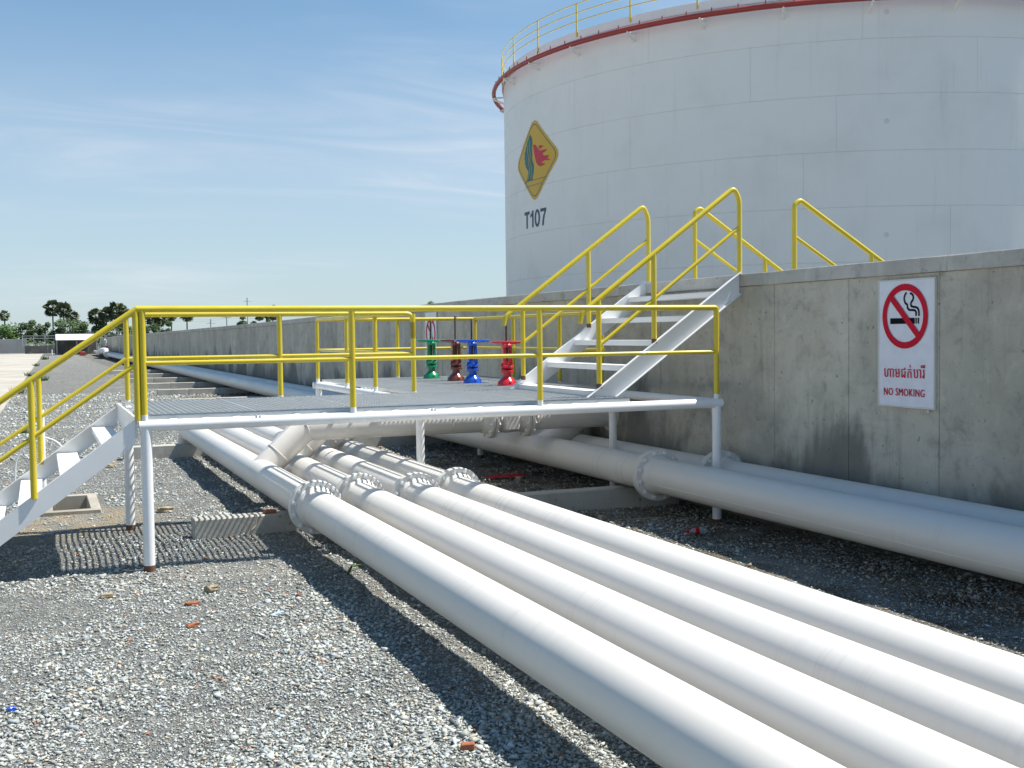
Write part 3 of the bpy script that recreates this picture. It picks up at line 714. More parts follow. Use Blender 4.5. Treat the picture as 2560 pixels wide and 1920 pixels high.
for x, y in ((.88, 13.1), (2.55, 13.1), (4.15, 13.1), (4.07, 14.5), (4.07, 16.0), (4.07, 17.86), (5.4, 17.9), (6.74, 17.86), (6.78, 16.3), (6.78, 14.6), (6.78, 13.3)): post(x, y, 1.36, TZ-.005)
part('top_rail', MB().tube([(.88, 13.1, TZ), (4.15, 13.1, TZ), (4.15, 13.1, TZ-.3)], PR, 14, bend=.1), YEL, plat)
part('mid_rail', MB().tube([(.9, 13.1, MZ), (4.13, 13.1, MZ)], .021, 12), YEL, plat)
part('top_rail', MB().tube([(4.09, 13.2, TZ), (4.07, 17.88, TZ), (6.76, 17.9, TZ), (6.78, 13.25, TZ)], PR, 14, bend=.06), YEL, plat)
part('mid_rail', MB().tube([(4.07, 13.2, MZ), (4.07, 17.86, MZ), (6.76, 17.88, MZ), (6.78, 13.25, MZ)], .021, 12, bend=.05), YEL, plat)

# ------------------------------------------------------------------ stairs
def channel(t, x0, z0, x1, z1, y, h, out, name='stringer', cutg=None, f=.05):
    # C section stringer: web in the XZ plane, flanges turned to `out`
    mb = MB(); w = .006; o = out*f
    def sl(ya, yb, dza, dzb):
        vs = []
        for (x, z) in ((x0, z0), (x1, z1)):
            vs += [(x, ya, z-dzb), (x, yb, z-dzb), (x, yb, z-dza), (x, ya, z-dza)]
        mb.add(vs, [(0, 1, 2, 3), (7, 6, 5, 4), (0, 4, 5, 1), (1, 5, 6, 2), (2, 6, 7, 3), (3, 7, 4, 0)])
    sl(y-w/2, y+w/2, .009, h-.009); a, b = sorted((y-out*w/2, y+o)); sl(a, b, 0, .0088); sl(a, b, h-.0088, h)
    if cutg is not None:
        bm = bmesh.new(); me = bpy.data.meshes.new('x'); me.from_pydata([tuple(v) for v in mb.v], [], mb.f); bm.from_mesh(me)
        bmesh.ops.bisect_plane(bm, geom=bm.verts[:]+bm.edges[:]+bm.faces[:], plane_co=(0, 0, cutg), plane_no=(0, 0, 1), clear_inner=True)
        bmesh.ops.holes_fill(bm, edges=[e for e in bm.edges if e.is_boundary]); bm.to_mesh(me); bm.free()
        mb = MB().add([tuple(v.co) for v in me.vertices], [tuple(p.vertices) for p in me.polygons]); bpy.data.meshes.remove(me)
    return part(name, mb, WHITE2, t)
ls = thing('stairs', 'white steel stairs with yellow handrails going down from the platform to the gravel', 'stairs', (-.1, 11.8, 0))
channel(ls, .765, 1.362, -1.10, 0.0, 10.60, .215, 1); channel(ls, .765, 1.362, -1.10, 0.0, 13.05, .215, -1)
for k in range(5):
    x = .60-.355*k; z = 1.137-.264*k
    part('tread', MB().bbox(x-.105, x+.105, 10.612, 13.04, z-.006, z, .002).bbox(x-.105, x-.099, 10.612, 13.04, z-.045, z-.007, .001).bbox(x+.099, x+.105, 10.612, 13.04, z-.045, z-.007, .001), WHITE2, ls)
sl_ = .7075
for y in (10.6, 13.05):
    zt = lambda x: TZ+(x-.80)*(.693 if y < 11 else .735) if x < .80 else TZ
    zb = lambda x: 1.362+(x-.765)*.7303
    tp = .765 if y < 11 else .86
    part('handrail', MB().tube([(tp+.04, y, TZ+.0), (-1.25, y, zt(-1.25)), (-1.25, y, zt(-1.25)-.25)], PR, 14, bend=.07), YEL, ls)
    part('mid_rail', MB().tube([(.80 if y < 11 else .87, y, MZ), (-1.0, y, MZ+(-1.8)*sl_)], .021, 12), YEL, ls)
    for x in ((.793, -.075, -.98) if y < 11 else (-.015, -.98)):
        z0 = zb(x) if x < .76 else 1.39
        part('rail_post', MB().tube([(x, y, z0-.03), (x, y, zt(x))], PR, 14), YEL, ls)
rs = thing('stairs', 'white steel stairs with yellow handrails climbing from the deck to the wall top', 'stairs', (5.4, 12, 1.4))
for y, o in ((10.9, -1), (13.04, -1)):
    channel(rs, 5.1, 1.2155, 7.295, 2.752, y, .25, o if y < 12 else 1, cutg=1.403)
for k in range(5):
    x = 5.60+.387*k; z = 1.458+.270*k
    part('tread', MB().bbox(x-.11, x+.11, 10.905, 13.035, z-.006, z, .002).bbox(x-.11, x-.104, 10.905, 13.035, z-.062, z-.007, .001).bbox(x+.104, x+.11, 10.905, 13.035, z-.062, z-.007, .001), WHITE2, rs)
m_ = (3.665-2.30)/(7.20-5.335)
for y, xt in ((10.9, 7.30), (13.04, 7.34)):
    hz = lambda x: 2.30+(x-5.335)*m_
    part('handrail', MB().tube([(5.30, y, 2.19), (5.325, y, 2.30), (xt-.07, y, hz(xt-.07)), (xt, y, 3.56), (xt, y, 2.745)], PR, 14, bend=.06), YEL, rs)
    part('mid_rail', MB().tube([(5.53, y, hz(5.53)-.49), (xt-.01, y, hz(xt)-.49)], .021, 12), YEL, rs)
    for x in (5.525, 6.33 if False else 6.20, ):
        z0 = 1.408+(x-5.375)*.70
        xx = x if y < 12 else x+(.03 if x < 6 else .27)
        z0 = 1.408+(xx-5.375)*.70
        p = part('rail_post', MB().tube([(xx, y, z0+.025), (xx, y, hz(xx))], PR, 14), YEL, rs); part('post_foot', MB().tube([(xx, y, z0-.02), (xx, y, z0+.03)], PR+.001, 14), RUST, p)
bs = thing('stairs', 'yellow-railed stairs going down behind the dike wall, only their tops showing', 'stairs', (8.9, 12, 0))
for y, zt_, m2 in ((10.9, 3.585, .585), (13.05, 3.72, .635)):
    part('handrail', MB().tube([(8.045, y, .9), (8.045, y, zt_-.06), (8.12, y, zt_), (11.6, y, zt_-3.48*m2)], PR, 14, bend=.06), YEL, bs)
    part('mid_rail', MB().tube([(8.05, y, zt_-.42), (11.6, y, zt_-.42-3.55*m2)], .021, 12), YEL, bs)
    for x in (9.15, 10.3, 11.5):
        part('rail_post', MB().tube([(x, y, zt_-(x-8.12)*m2-1.0), (x, y, zt_-(x-8.12)*m2)], PR, 14), YEL, bs)
    channel(bs, 7.75, 2.7, 11.7, 2.7-3.95*.62, y, .22, 1)
for k in range(9): part('tread', MB().bbox(7.9+.42*k, 8.12+.42*k, 10.91, 13.04, 2.5-.26*k-.03, 2.5-.26*k, .002), WHITE2, bs)

# ------------------------------------------------------------------ gate valves
def valve(x, y, mat, label, wr, wz, sz):
    t = thing('gate_valve', label, 'valve', (x, y, .955), 'gate valves on the grating')
    zc = .955
    part('body', MB().lathe([(.15, -.20), (.185, -.1), (.19, 0), (.185, .1), (.15, .20)], (x, y, zc), 'x', 32).lathe([(.13, 0), (.125, .22), (.14, .235), (.14, .30)], (x, y, zc+.05), 'z', 24).bbox(x-.1, x+.1, y-.2, y+.2, zc-.15, zc+.12, .02), WHITE, t)
    z = 1.30
    bn = part('bonnet', MB().lathe([(.145, 0), (.145, .075), (.138, .1), (.125, .135), (.10, .175), (.068, .205), (.058, .22), (.056, .26), (.085, .265), (.092, .285), (.085, .305), (.06, .31)], (x, y, z), 'z', 28), mat, t)
    bm = MB(); bm.lathe([(.016, 0), (.016, .028)], (0, 0, 0), 'z', 6, False); nut = bm.mesh('nut', mat)
    for k in range(8):
        a = 2*math.pi*k/8; inst(nut, 'nut', bn, (x+.118*math.cos(a), y+.118*math.sin(a), z+.125))
    gl = part('gland', MB().lathe([(.05, .31), (.088, .335), (.095, .35), (.088, .365), (.045, .375), (.04, .42)], (x, y, z), 'z', 20).tube([(x-.075, y, z+.29), (x-.075, y, z+.40)], .011, 6).tube([(x+.075, y, z+.29), (x+.075, y, z+.40)], .011, 6), mat, t)
    yk = MB()
    for s_ in (-1, 1):
        a = s_*.047
        yk.add([(x+a-.022, y-.04, z+.30), (x+a+.022, y-.04, z+.30), (x+a+.022, y+.04, z+.30), (x+a-.022, y+.04, z+.30), (x+a*.9-.02, y-.034, wz-.055), (x+a*.9+.02, y-.034, wz-.055), (x+a*.9+.02, y+.034, wz-.055), (x+a*.9-.02, y+.034, wz-.055)],
               [(0, 3, 2, 1), (4, 5, 6, 7), (0, 1, 5, 4), (1, 2, 6, 5), (2, 3, 7, 6), (3, 0, 4, 7)])
    yk.lathe([(.072, -.06), (.075, -.05), (.075, -.03), (.055, -.015), (.05, -.005)], (x, y, wz), 'z', 20)
    part('yoke', yk, mat, t)
    n_ = 40; w = part('handwheel', MB().tube([(x+wr*math.cos(2*math.pi*k/n_), y+wr*math.sin(2*math.pi*k/n_), wz+.012) for k in range(n_)], .0155, 8, closed=True).lathe([(.03, -.012), (.042, -.005), (.042, .022), (.03, .03)], (x, y, wz), 'z', 16), mat, t)
    for k in range(5):
        a = 2*math.pi*k/5+x; part('spoke', MB().tube([(x+.03*math.cos(a), y+.03*math.sin(a), wz), (x+wr*.5*math.cos(a+.1), y+wr*.5*math.sin(a+.1), wz-.008), (x+wr*.98*math.cos(a), y+wr*.98*math.sin(a), wz+.01)], .011, 6), mat, w)
    th = MB(); pr = []
    k = wz+.02
    while k < sz-.01: pr += [(.0205, k-wz), (.0165, k-wz+.006)]; k += .012
    pr += [(.02, sz-wz), (.012, sz-wz+.008)]
    part('stem', th.lathe([(.018, z+.38-wz)]+pr, (x, y, wz), 'z', 12), STEM, t)
valve(VX[0], VY[0], ENR, 'glossy red gate valve with red handwheel next to the stairs', .215, 1.965, 2.27)
valve(VX[1], VY[1], ENB, 'glossy blue gate valve with blue handwheel between red and maroon ones', .238, 1.985, 2.30)
valve(VX[2], VY[2], ENM, 'maroon brown gate valve half behind the blue one', .235, 1.985, 2.36)
valve(VX[3], VY[3], ENG, 'glossy green gate valve with green handwheel, farthest along the deck', .235, 1.985, 2.29)

# ------------------------------------------------------------------ signs on the wall
def signpart(polys, mat, name, parent, X, yl, zb_, lift, w=.735, h=1.17):
    mb = MB()
    for P in polys: mb.add([(X-lift, yl-u*w, zb_+v*h) for u, v in P], [tuple(range(len(P)))])
    return part(name, mb, mat, parent)
def annulus(cu, cv, ro, ri, asp, n_=56):
    P = []
    for k in range(n_):
        a, b = 2*math.pi*k/n_, 2*math.pi*(k+1)/n_
        P.append([(cu+ro*math.cos(a), cv+ro*asp*math.sin(a)), (cu+ro*math.cos(b), cv+ro*asp*math.sin(b)), (cu+ri*math.cos(b), cv+ri*asp*math.sin(b)), (cu+ri*math.cos(a), cv+ri*asp*math.sin(a))])
    return P
def ribbon(P, wd, asp):
    out = []
    Q = []
    for i in range(len(P)-1):       # catmull-rom
        p0, p1, p2, p3 = [Vector(P[max(0, min(len(P)-1, i+k))]) for k in (-1, 0, 1, 2)]
        for t in (0, .2, .4, .6, .8): Q.append(.5*((2*p1)+(p2-p0)*t+(2*p0-5*p1+4*p2-p3)*t*t+(3*p1-p0-3*p2+p3)*t**3))
    Q.append(Vector(P[-1]))
    L = []
    for i in range(len(Q)):
        d = Q[min(i+1, len(Q)-1)]-Q[max(i-1, 0)]; d = Vector((d.x, d.y/asp)).normalized(); n2 = Vector((-d.y, d.x*asp))*wd/2; L.append((Q[i]+n2, Q[i]-n2))
    for (a, b), (c, d) in zip(L[:-1], L[1:]): out.append([tuple(a), tuple(b), tuple(d), tuple(c)])
    return out
def textsign(body, parent, name, X, yl, zb_, cu, cv, tw, thh, off=.0, w=.735, h=1.17):
    bm = fitbm(textbm(body, .1, off, 1.1), tw*w, thh*h, cu*w, cv*h); L = rootloc(parent)
    for q in (-1, 1):
        g = bmesh.ops.duplicate(bm, geom=[f for f in bm.faces if all(abs(v.co.z) < 1e-6 for v in f.verts)])
        for v in [e for e in g['geom'] if isinstance(e, bmesh.types.BMVert)]: v.co.x += q*.0018; v.co.z = .0004*(1.5+q)
    for v in bm.verts: v.co = Vector((X-.0055-v.co.z, yl-v.co.x, zb_+v.co.y))-L
    bmesh.ops.recalc_face_normals(bm, faces=bm.faces[:])
    me = bpy.data.meshes.new(name); bm.to_mesh(me); bm.free(); me.materials.append(SIGNR); o = bpy.data.objects.new(name, me); COL.objects.link(o); o.parent = parent
    return o
def board(t, X, yl, zb_, w, h):
    part('board', MB().bbox(X, X+.018, yl-w, yl, zb_, zb_+h, .002), SIGNW, t)
    fr = MB(); g = .012
    for a in ((yl-w-.003, yl-w+g, zb_-.003, zb_+h+.003), (yl-g, yl+.003, zb_-.003, zb_+h+.003)): fr.bbox(X-.006, X+.02, a[0], a[1], a[2], a[3], .001)
    for a in ((yl-w+g+.0005, yl-g-.0005, zb_-.003, zb_+g), (yl-w+g+.0005, yl-g-.0005, zb_+h-g, zb_+h+.003)): fr.bbox(X-.006, X+.02, a[0], a[1], a[2], a[3], .001)
    part('frame', fr, FRM, t)
FRM = paint('sign_frame_paint', (.62, .62, .58), .4, .3)
SX, SY, SZ = 7.305, 8.605, 1.372; A_ = .735/1.17
sg = thing('no_smoking_sign', 'white NO SMOKING sign with red crossed cigarette, high on the wall at right', 'sign', (SX, SY-.37, SZ))
board(sg, SX, SY, SZ, .735, 1.17)
cu, cv = .487, .712; ro = .402
ringp = signpart(annulus(cu, cv, ro, ro*.80, A_), SIGNR, 'prohibition_ring', sg, SX, SY, SZ, .0065)
cig = [[(.225, .653), (.66, .653), (.66, .698), (.225, .698)], [(.675, .653), (.695, .653), (.695, .698), (.675, .698)], [(.712, .653), (.735, .653), (.735, .698), (.712, .698)]]
signpart(cig, SIGNK, 'cigarette', sg, SX, SY, SZ, .004)
signpart(ribbon([(.735, .712), (.728, .752), (.70, .775), (.64, .783), (.60, .79), (.595, .815), (.63, .84), (.63, .868), (.60, .885), (.575, .888)], .026, A_)+
         ribbon([(.683, .712), (.68, .742), (.65, .757), (.57, .76), (.535, .777), (.53, .80), (.495, .815), (.475, .845), (.485, .875), (.515, .895)], .026, A_), SIGNK, 'smoke', sg, SX, SY, SZ, .004)
a45 = R(45); dx_, dy_ = math.cos(a45), math.sin(a45)
def bar(cu, cv, L, wd): 
    c = [(-L, -wd), (L, -wd), (L, wd), (-L, wd)]
    return [[(cu+(x*dx_+y*dy_), cv+(-x*dy_+y*dx_)*A_) for x, y in c]]
signpart(bar(cu, cv, ro*.93, .041), SIGNR, 'slash', sg, SX, SY, SZ, .0085)
textsign('NO SMOKING', sg, 'lettering', SX, SY, SZ, .475, .118, .72, .058, .0)
textsign('\u17a0\u17b6\u1798\u1787\u1780\u17cb\u1794\u17b6\u179a\u17b8', sg, 'khmer_lettering', SX, SY, SZ, .475, .285, .72, .105, .0)
part('fixing_screw', MB().lathe([(.012, -.012), (.012, 0)], (SX+.005, SY-.66, SZ-.02), 'x', 8), GALV, sg)
S2 = (7.305, 22.25, 1.42)
s2 = thing('prohibition_sign', 'white prohibition sign with red crossed circle behind the green valve stem', 'sign', (S2[0], S2[1]-.37, S2[2]))
board(s2, *S2, .735, 1.12)
signpart(annulus(.5, .62, .40, .33, .735/1.12), SIGNR, 'prohibition_ring', s2, *S2, .0065, h=1.12); signpart(bar(.5, .62, .37, .03), SIGNR, 'slash', s2, *S2, .0085, h=1.12)
ph = [[(.40, .47), (.60, .47), (.60, .63), (.40, .63)]]
signpart(ph, SIGNK, 'phone_picture', s2, *S2, .004, h=1.12)
signpart([[(.42+.06*i, .485+.035*j), (.455+.06*i, .485+.035*j), (.455+.06*i, .505+.035*j), (.42+.06*i, .505+.035*j)] for i in range(3) for j in range(4)], SIGNW, 'phone_keys', s2, *S2, .006, h=1.12)

# ------------------------------------------------------------------ pit, standpipe
pit = thing('catch_pit', 'square concrete catch pit sunk in the gravel beyond the lower stairs', 'pit', (.31, 15.25, 0))
x0, x1, y0, y1 = PIT; w = .1
for (a, b, c, d) in ((x0-.02, x1+.02, y0-.02, y0+w), (x0-.02, x1+.02, y1-w, y1+.02), (x0-.02, x0+w, y0+w+.001, y1-w-.001), (x1-w, x1+.02, y0+w+.001, y1-w-.001)):
    part('pit_wall', MB().bbox(a, b, c, d, -.6, .045, .008), PITC, pit)
part('pit_floor', MB().box(x0+w-.02, x1-w+.02, y0+w-.02, y1-w+.02, -.62, -.55), DARKW, pit)
sp = thing('standpipe', 'white standpipe with curved hoop behind the yellow stair post', 'pipe', (.0, 16.9, 0))
part('pole', MB().tube([(.0, 16.9, -.1), (.0, 16.9, 1.12)], .045, 14), WHITE2, sp)
part('hoop', MB().tube([(-.36+.0, 16.9, -.05), (-.34, 16.9, .45), (-.2, 16.9, .68), (0.0, 16.9, .76), (.2, 16.9, .68), (.34, 16.9, .45), (.36, 16.9, -.05)], .013, 8, bend=.12), WHITE2, sp)

# ------------------------------------------------------------------ things lying on the gravel
BRK = concrete('brick_clay', (.34, .13, .07), .4, streak=False); TANB = concrete('dirty_block', (.36, .30, .2), .5, streak=False)
def lump(name, x, y, sz, mat, label, cat, rot=0, jit=.12, group=None, lift=0):
    sz = tuple(q*.8 for q in sz); bm = bmesh.new(); bmesh.ops.create_cube(bm, size=1); bmesh.ops.subdivide_edges(bm, edges=bm.edges[:], cuts=2, use_grid_fill=True)
    rr = random.Random(x*31+y)
    for v in bm.verts:
        v.co = Vector((v.co.x*(1+rr.uniform(-jit, jit)), v.co.y*(1+rr.uniform(-jit, jit)), v.co.z*(1+rr.uniform(-jit, jit))))
        v.co = Vector((v.co.x*sz[0], v.co.y*sz[1], v.co.z*sz[2]))
    bmesh.ops.bevel(bm, geom=[e for e in bm.edges if e.calc_face_angle(0) > .8], offset=min(sz)*.12, segments=1, affect='EDGES')
    me = bpy.data.meshes.new(name); bm.to_mesh(me); bm.free(); me.materials.append(mat); o = bpy.data.objects.new(name, me); COL.objects.link(o)
    o.location = (x, y, gz(x, y)+sz[2]*.5+.004+lift); o.rotation_euler = (rr.uniform(-.1, .1), rr.uniform(-.1, .1), rot); o['label'] = label; o['category'] = cat
    if group: o['group'] = group
lump('broken_block', .45, 9.7, (.12, .06, .05), TANB, 'small tan block with reddish top on the gravel below the platform leg', 'block', .1, .05)
lump('clod', 1.25, 9.5, (.12, .09, .07), TANB, 'crumbly brown clod on sunlit gravel right of the platform leg', 'clod', .4, .28)
lump('brick_shard', 1.05, 9.1, (.13, .05, .03), BRK, 'flat orange brick shard left of the crumbly clod', 'brick', .3, .2)
lump('brick_shard', .97, 8.42, (.12, .04, .03), BRK, 'bright orange brick shard lying on open gravel nearest the camera side', 'brick', .5, .2)
lump('broken_brick', 1.93, 5.3, (.085, .045, .045), BRK, 'small orange broken brick at the pipe shadow edge near the picture bottom', 'brick', -.3, .06)
lump('brick_shard', 1.86, 9.0, (.05, .04, .03), BRK, 'tiny orange brick chip at the edge of the pipe shadow', 'brick', .9, .2)
lump('brown_rock', .98, 19.6, (.28, .16, .12), TANB, 'brown rock on the far gravel seen under the stair stringer', 'rock', .2, .22)
lump('brown_rock', 1.35, 14.2, (.2, .12, .07), TANB, 'brown flat rock on gravel beside the front pipe shadow', 'rock', .2, .2)
lump('broken_brick', 2.22, 12.13, (.16, .09, .05), BRK, 'orange brick piece resting on the concrete sleeper by the flange', 'brick', .05, .06, lift=.2)
lump('white_rock', 6.1, 14.5, (.12, .1, .1), PITC, 'pale rock in the shade between pipes under the deck', 'rock', .6, .2)
lump('white_rock', 6.6, 12.9, (.08, .07, .08), PITC, 'small pale rock under the large wall pipe', 'rock', .3, .2)
lump('white_rock', 5.75, 11.3, (.1, .08, .06), PITC, 'pale chunk in front of the shaded concrete sleeper', 'rock', .3, .2)
bl = MB(); bl.tube([(2.42, 9.62, .03), (2.49, 9.72, .07), (2.6, 9.84, .05)], [.012, .012, .002], 5); solo('grass_blade', bl, LEAFL, 'single bright green grass blade on the gravel strip beside the pipe', 'grass blade', loc=(2.49, 9.72, 0))
bt = thing('bottle', 'crushed clear plastic bottle with red cap and label under the wall pipe', 'bottle', (6.2, 10.0, 0))
PLAS, n, l, b = nt('clear_plastic'); b.inputs['Transmission Weight'].default_value = .75; b.inputs['Roughness'].default_value = .12; b.inputs['Base Color'].default_value = (.85, .9, .9, 1)
bg_ = gz(6.2, 10.0)+.05
part('bottle_body', MB().lathe([(.012, 0), (.013, .03), (.03, .07), (.033, .1), (.03, .13), (.034, .16), (.033, .2), (.025, .215)], (6.08, 10.02, bg_), 'x', 16), PLAS, bt)
part('label', MB().lathe([(.0335, .075), (.0345, .12)], (6.08, 10.02, bg_), 'x', 16), SIGNR, bt); part('cap', MB().lathe([(.015, -.015), (.015, .008)], (6.08, 10.02, bg_), 'x', 12), SIGNR, bt)
cl = MB(); vs = []; n_ = 9
for i in range(n_):
    for j in range(5): vs.append((5.85+i*.07, 14.9+j*.07+.02*math.sin(i), gz(5.9, 15)+.03+.025*abs(math.sin(i*1.7+j*2.1))))
cl.add(vs, [(i*5+j, (i+1)*5+j, (i+1)*5+j+1, i*5+j+1) for i in range(n_-1) for j in range(4)], True)
solo('rag', cl, SIGNR, 'crumpled red rag on the dark soil between the pipes', 'rag', loc=(6, 15, 0))
st = MB(); st.tube([(5.85, 10.95, .05), (6.35, 10.82, .06)], .006, 5); solo('twig', st, TANB, 'thin pale stick lying in shade in front of the sleeper', 'stick', loc=(6.1, 10.9, 0))
cu_ = MB(); cu_.tube([(1.98, 12.0, .24), (2.06, 11.98, .235), (2.04, 11.96, .12), (1.96, 11.9, .06), (2.0, 11.6, .04)], .006, 6, bend=.03); solo('wire', cu_, PITC, 'thin pale wire draped over the sunlit sleeper beside the first flange', 'wire', loc=(2, 11.9, 0))
lump('blue_scrap', -.2, 6.9, (.05, .03, .03), ENB, 'small blue plastic scrap at the left edge of the gravel', 'scrap', .4, .3)
PBL = flat('pale_blue_plastic', (.45, .6, .75), .5); lump('plastic_scrap', 1.6, 8.5, (.09, .05, .015), PBL, 'pale blue plastic scrap left of the pipe shadow', 'scrap', .6, .3)

def tuft(x, y, h, lab):
    rr_ = random.Random(int(x*100+y*7)); mb = MB()
    for k in range(46):
        a = rr_.uniform(0, 6.28); r0 = rr_.uniform(0, h*.9); bx, by = x+r0*math.cos(a), y+r0*math.sin(a); l_ = h*rr_.uniform(.5, 1.1); le = rr_.uniform(.1, .6)*l_; w_ = h*.05
        mb.add([(bx-w_, by, 0), (bx+w_, by, 0), (bx+math.cos(a)*le, by+math.sin(a)*le, l_)], [(0, 1, 2)])
    o = solo('weed_tuft', mb, LEAFL, lab, 'weed', 'small weeds on the gravel', loc=(x, y, 0))
tuft(.1, 62, .35, 'small green weed on the far gravel between the road and the wall'); tuft(-.35, 27.5, .16, 'low green weed on the gravel behind the stair handrail'); tuft(.5, 126, .5, 'green weed at the far corner of the concrete road')
for k_, yy_ in enumerate((48, 70, 96)): tuft(ex(yy_)+.12, yy_, .3, ['nearest', 'middle', 'farthest'][k_]+' weed growing along the edge of the concrete road')
# ------------------------------------------------------------------ far structures
fw_ = thing('boundary_wall', 'plain grey boundary wall at the far left end of the road', 'wall', (-30, 190, 0))
for k in range(14): part('wall_panel', MB().bbox(-1.75-4.2*(k+1)+.02, -1.75-4.2*k, 189, 189.4, -.2, 2.12, .02), FARW, fw_)
lw = thing('low_wall', 'low dark concrete wall under the wire mesh fence in the distance', 'wall', (3, 179, 0))
for k in range(3): part('wall_section', MB().bbox(-1.9+3.1*k, 1.18+3.1*k, 179, 179.4, -.2, 1.16, .02), DARKW, lw)
fe = thing('mesh_fence', 'grey wire mesh fence standing on the low dark wall', 'fence', (3, 179.2, 1.16))
for x in (-2.2, -.68, .82, 2.3, 7.8, 9.3, 10.8, 12.4): part('post', MB().tube([(x, 179.2, 1.0), (x, 179.2, 2.62)], .05, 8), POLE, fe)
for z in (2.58, 2.22, 1.3): part('rail', MB().tube([(-2.2, 179.2, z), (7.2, 179.2, z)], .035, 6), POLE, fe); part('rail', MB().tube([(7.9, 179.2, z), (20, 179.2, z)], .035, 6), POLE, fe)
mb = MB()
for k in range(46): x = -2.2+k*.3; mb.box(x, x+.012, 179.19, 179.2, 1.16, 2.55)
for k in range(6): mb.box(-2.2, 11.6, 179.2, 179.21, 1.3+k*.22, 1.312+k*.22)
part('wire_mesh', mb, POLE, fe, kind='stuff')
sh = thing('shelter', 'low shelter with bright white roof fascia at the far end of the wall', 'shelter', (4.6, 163, 0))
WF = flat('white_fascia', (.85, .86, .9), .4); BLF = flat('blue_trim', (.02, .04, .3), .4)
part('roof', MB().add([(2.05, 160, 1.98), (7.2, 160, 1.98), (7.2, 161.6, 2.76), (2.05, 161.6, 2.76), (2.05, 167, 2.76), (7.2, 167, 2.76), (2.05, 160, 1.93), (7.2, 160, 1.93), (7.2, 167, 2.6), (2.05, 167, 2.6)], [(0, 1, 2, 3), (3, 2, 5, 4), (6, 7, 1, 0), (6, 9, 8, 7), (4, 5, 8, 9), (0, 3, 4, 9, 6), (1, 7, 8, 5, 2)]), WF, sh)
part('roof_edge', MB().add([(1.98, 159.95, 1.93), (2.046, 159.95, 1.93), (2.046, 161.6, 2.80), (1.98, 161.6, 2.80), (2.046, 167, 2.8), (1.98, 167, 2.8)], [(0, 1, 2, 3), (3, 2, 4, 5)]).bbox(2.048, 7.25, 161.5, 161.62, 2.765, 2.81, .01), BLF, sh)
for x in (2.15, 4.6, 7.05): part('post', MB().bbox(x-.07, x+.07, 160.3, 160.44, -.1, 2.0, .01), POLE, sh)
part('soffit_beam', MB().bbox(2.1, 7.15, 160.2, 160.28, 1.88, 1.995, .005), POLE, sh)
part('back_wall', MB().bbox(2.0, 7.3, 166.6, 166.8, -.1, 1.99, .02), DARKW, sh)
for k, (x, h) in enumerate(((3.0, .9), (3.8, 1.1), (5.3, .8))): part('pump_unit', MB().bbox(x, x+.6, 163.5, 164.3, -.05, h, .05), DARKW, sh)
hy = thing('hydrant', 'red and white fire hydrant beside the far end of the wall', 'hydrant', (6.9, 134, 0))
part('barrel', MB().tube([(6.9, 134, 0), (6.9, 134, 1.25)], .12, 12), REDP, hy); part('monitor', MB().tube([(6.9, 134, 1.25), (6.9, 134, 1.75), (6.75, 133.8, 2.0)], .09, 10, bend=.1), WHITE2, hy)
cp = thing('capped_pipe_end', 'white rounded pipe elbow on the wall pipes far away', 'pipe', (6.5, 126, 0))
part('elbow', MB().tube([(6.05, 132, .55), (6.2, 128, .8), (6.35, 124, .8), (6.35, 122, .45)], .34, 16, bend=1.4), WHITE, cp)
rb = MB(); rb.bbox(4.6, 5.3, 150, 150.6, 0, .5, .03); solo('red_box', rb, REDP, 'small dark red box on the ground before the shelter', 'box', loc=(5, 150, 0))
mk = thing('marker_post', 'thin white marker post on gravel before the far shelter', 'post', (1.5, 155, 0)); part('pole', MB().tube([(1.5, 155, 0), (1.5, 155, .75)], .06, 8), WHITE2, mk); part('base', MB().bbox(1.3, 1.7, 154.8, 155.2, -.05, .08, .02), PITC, mk)

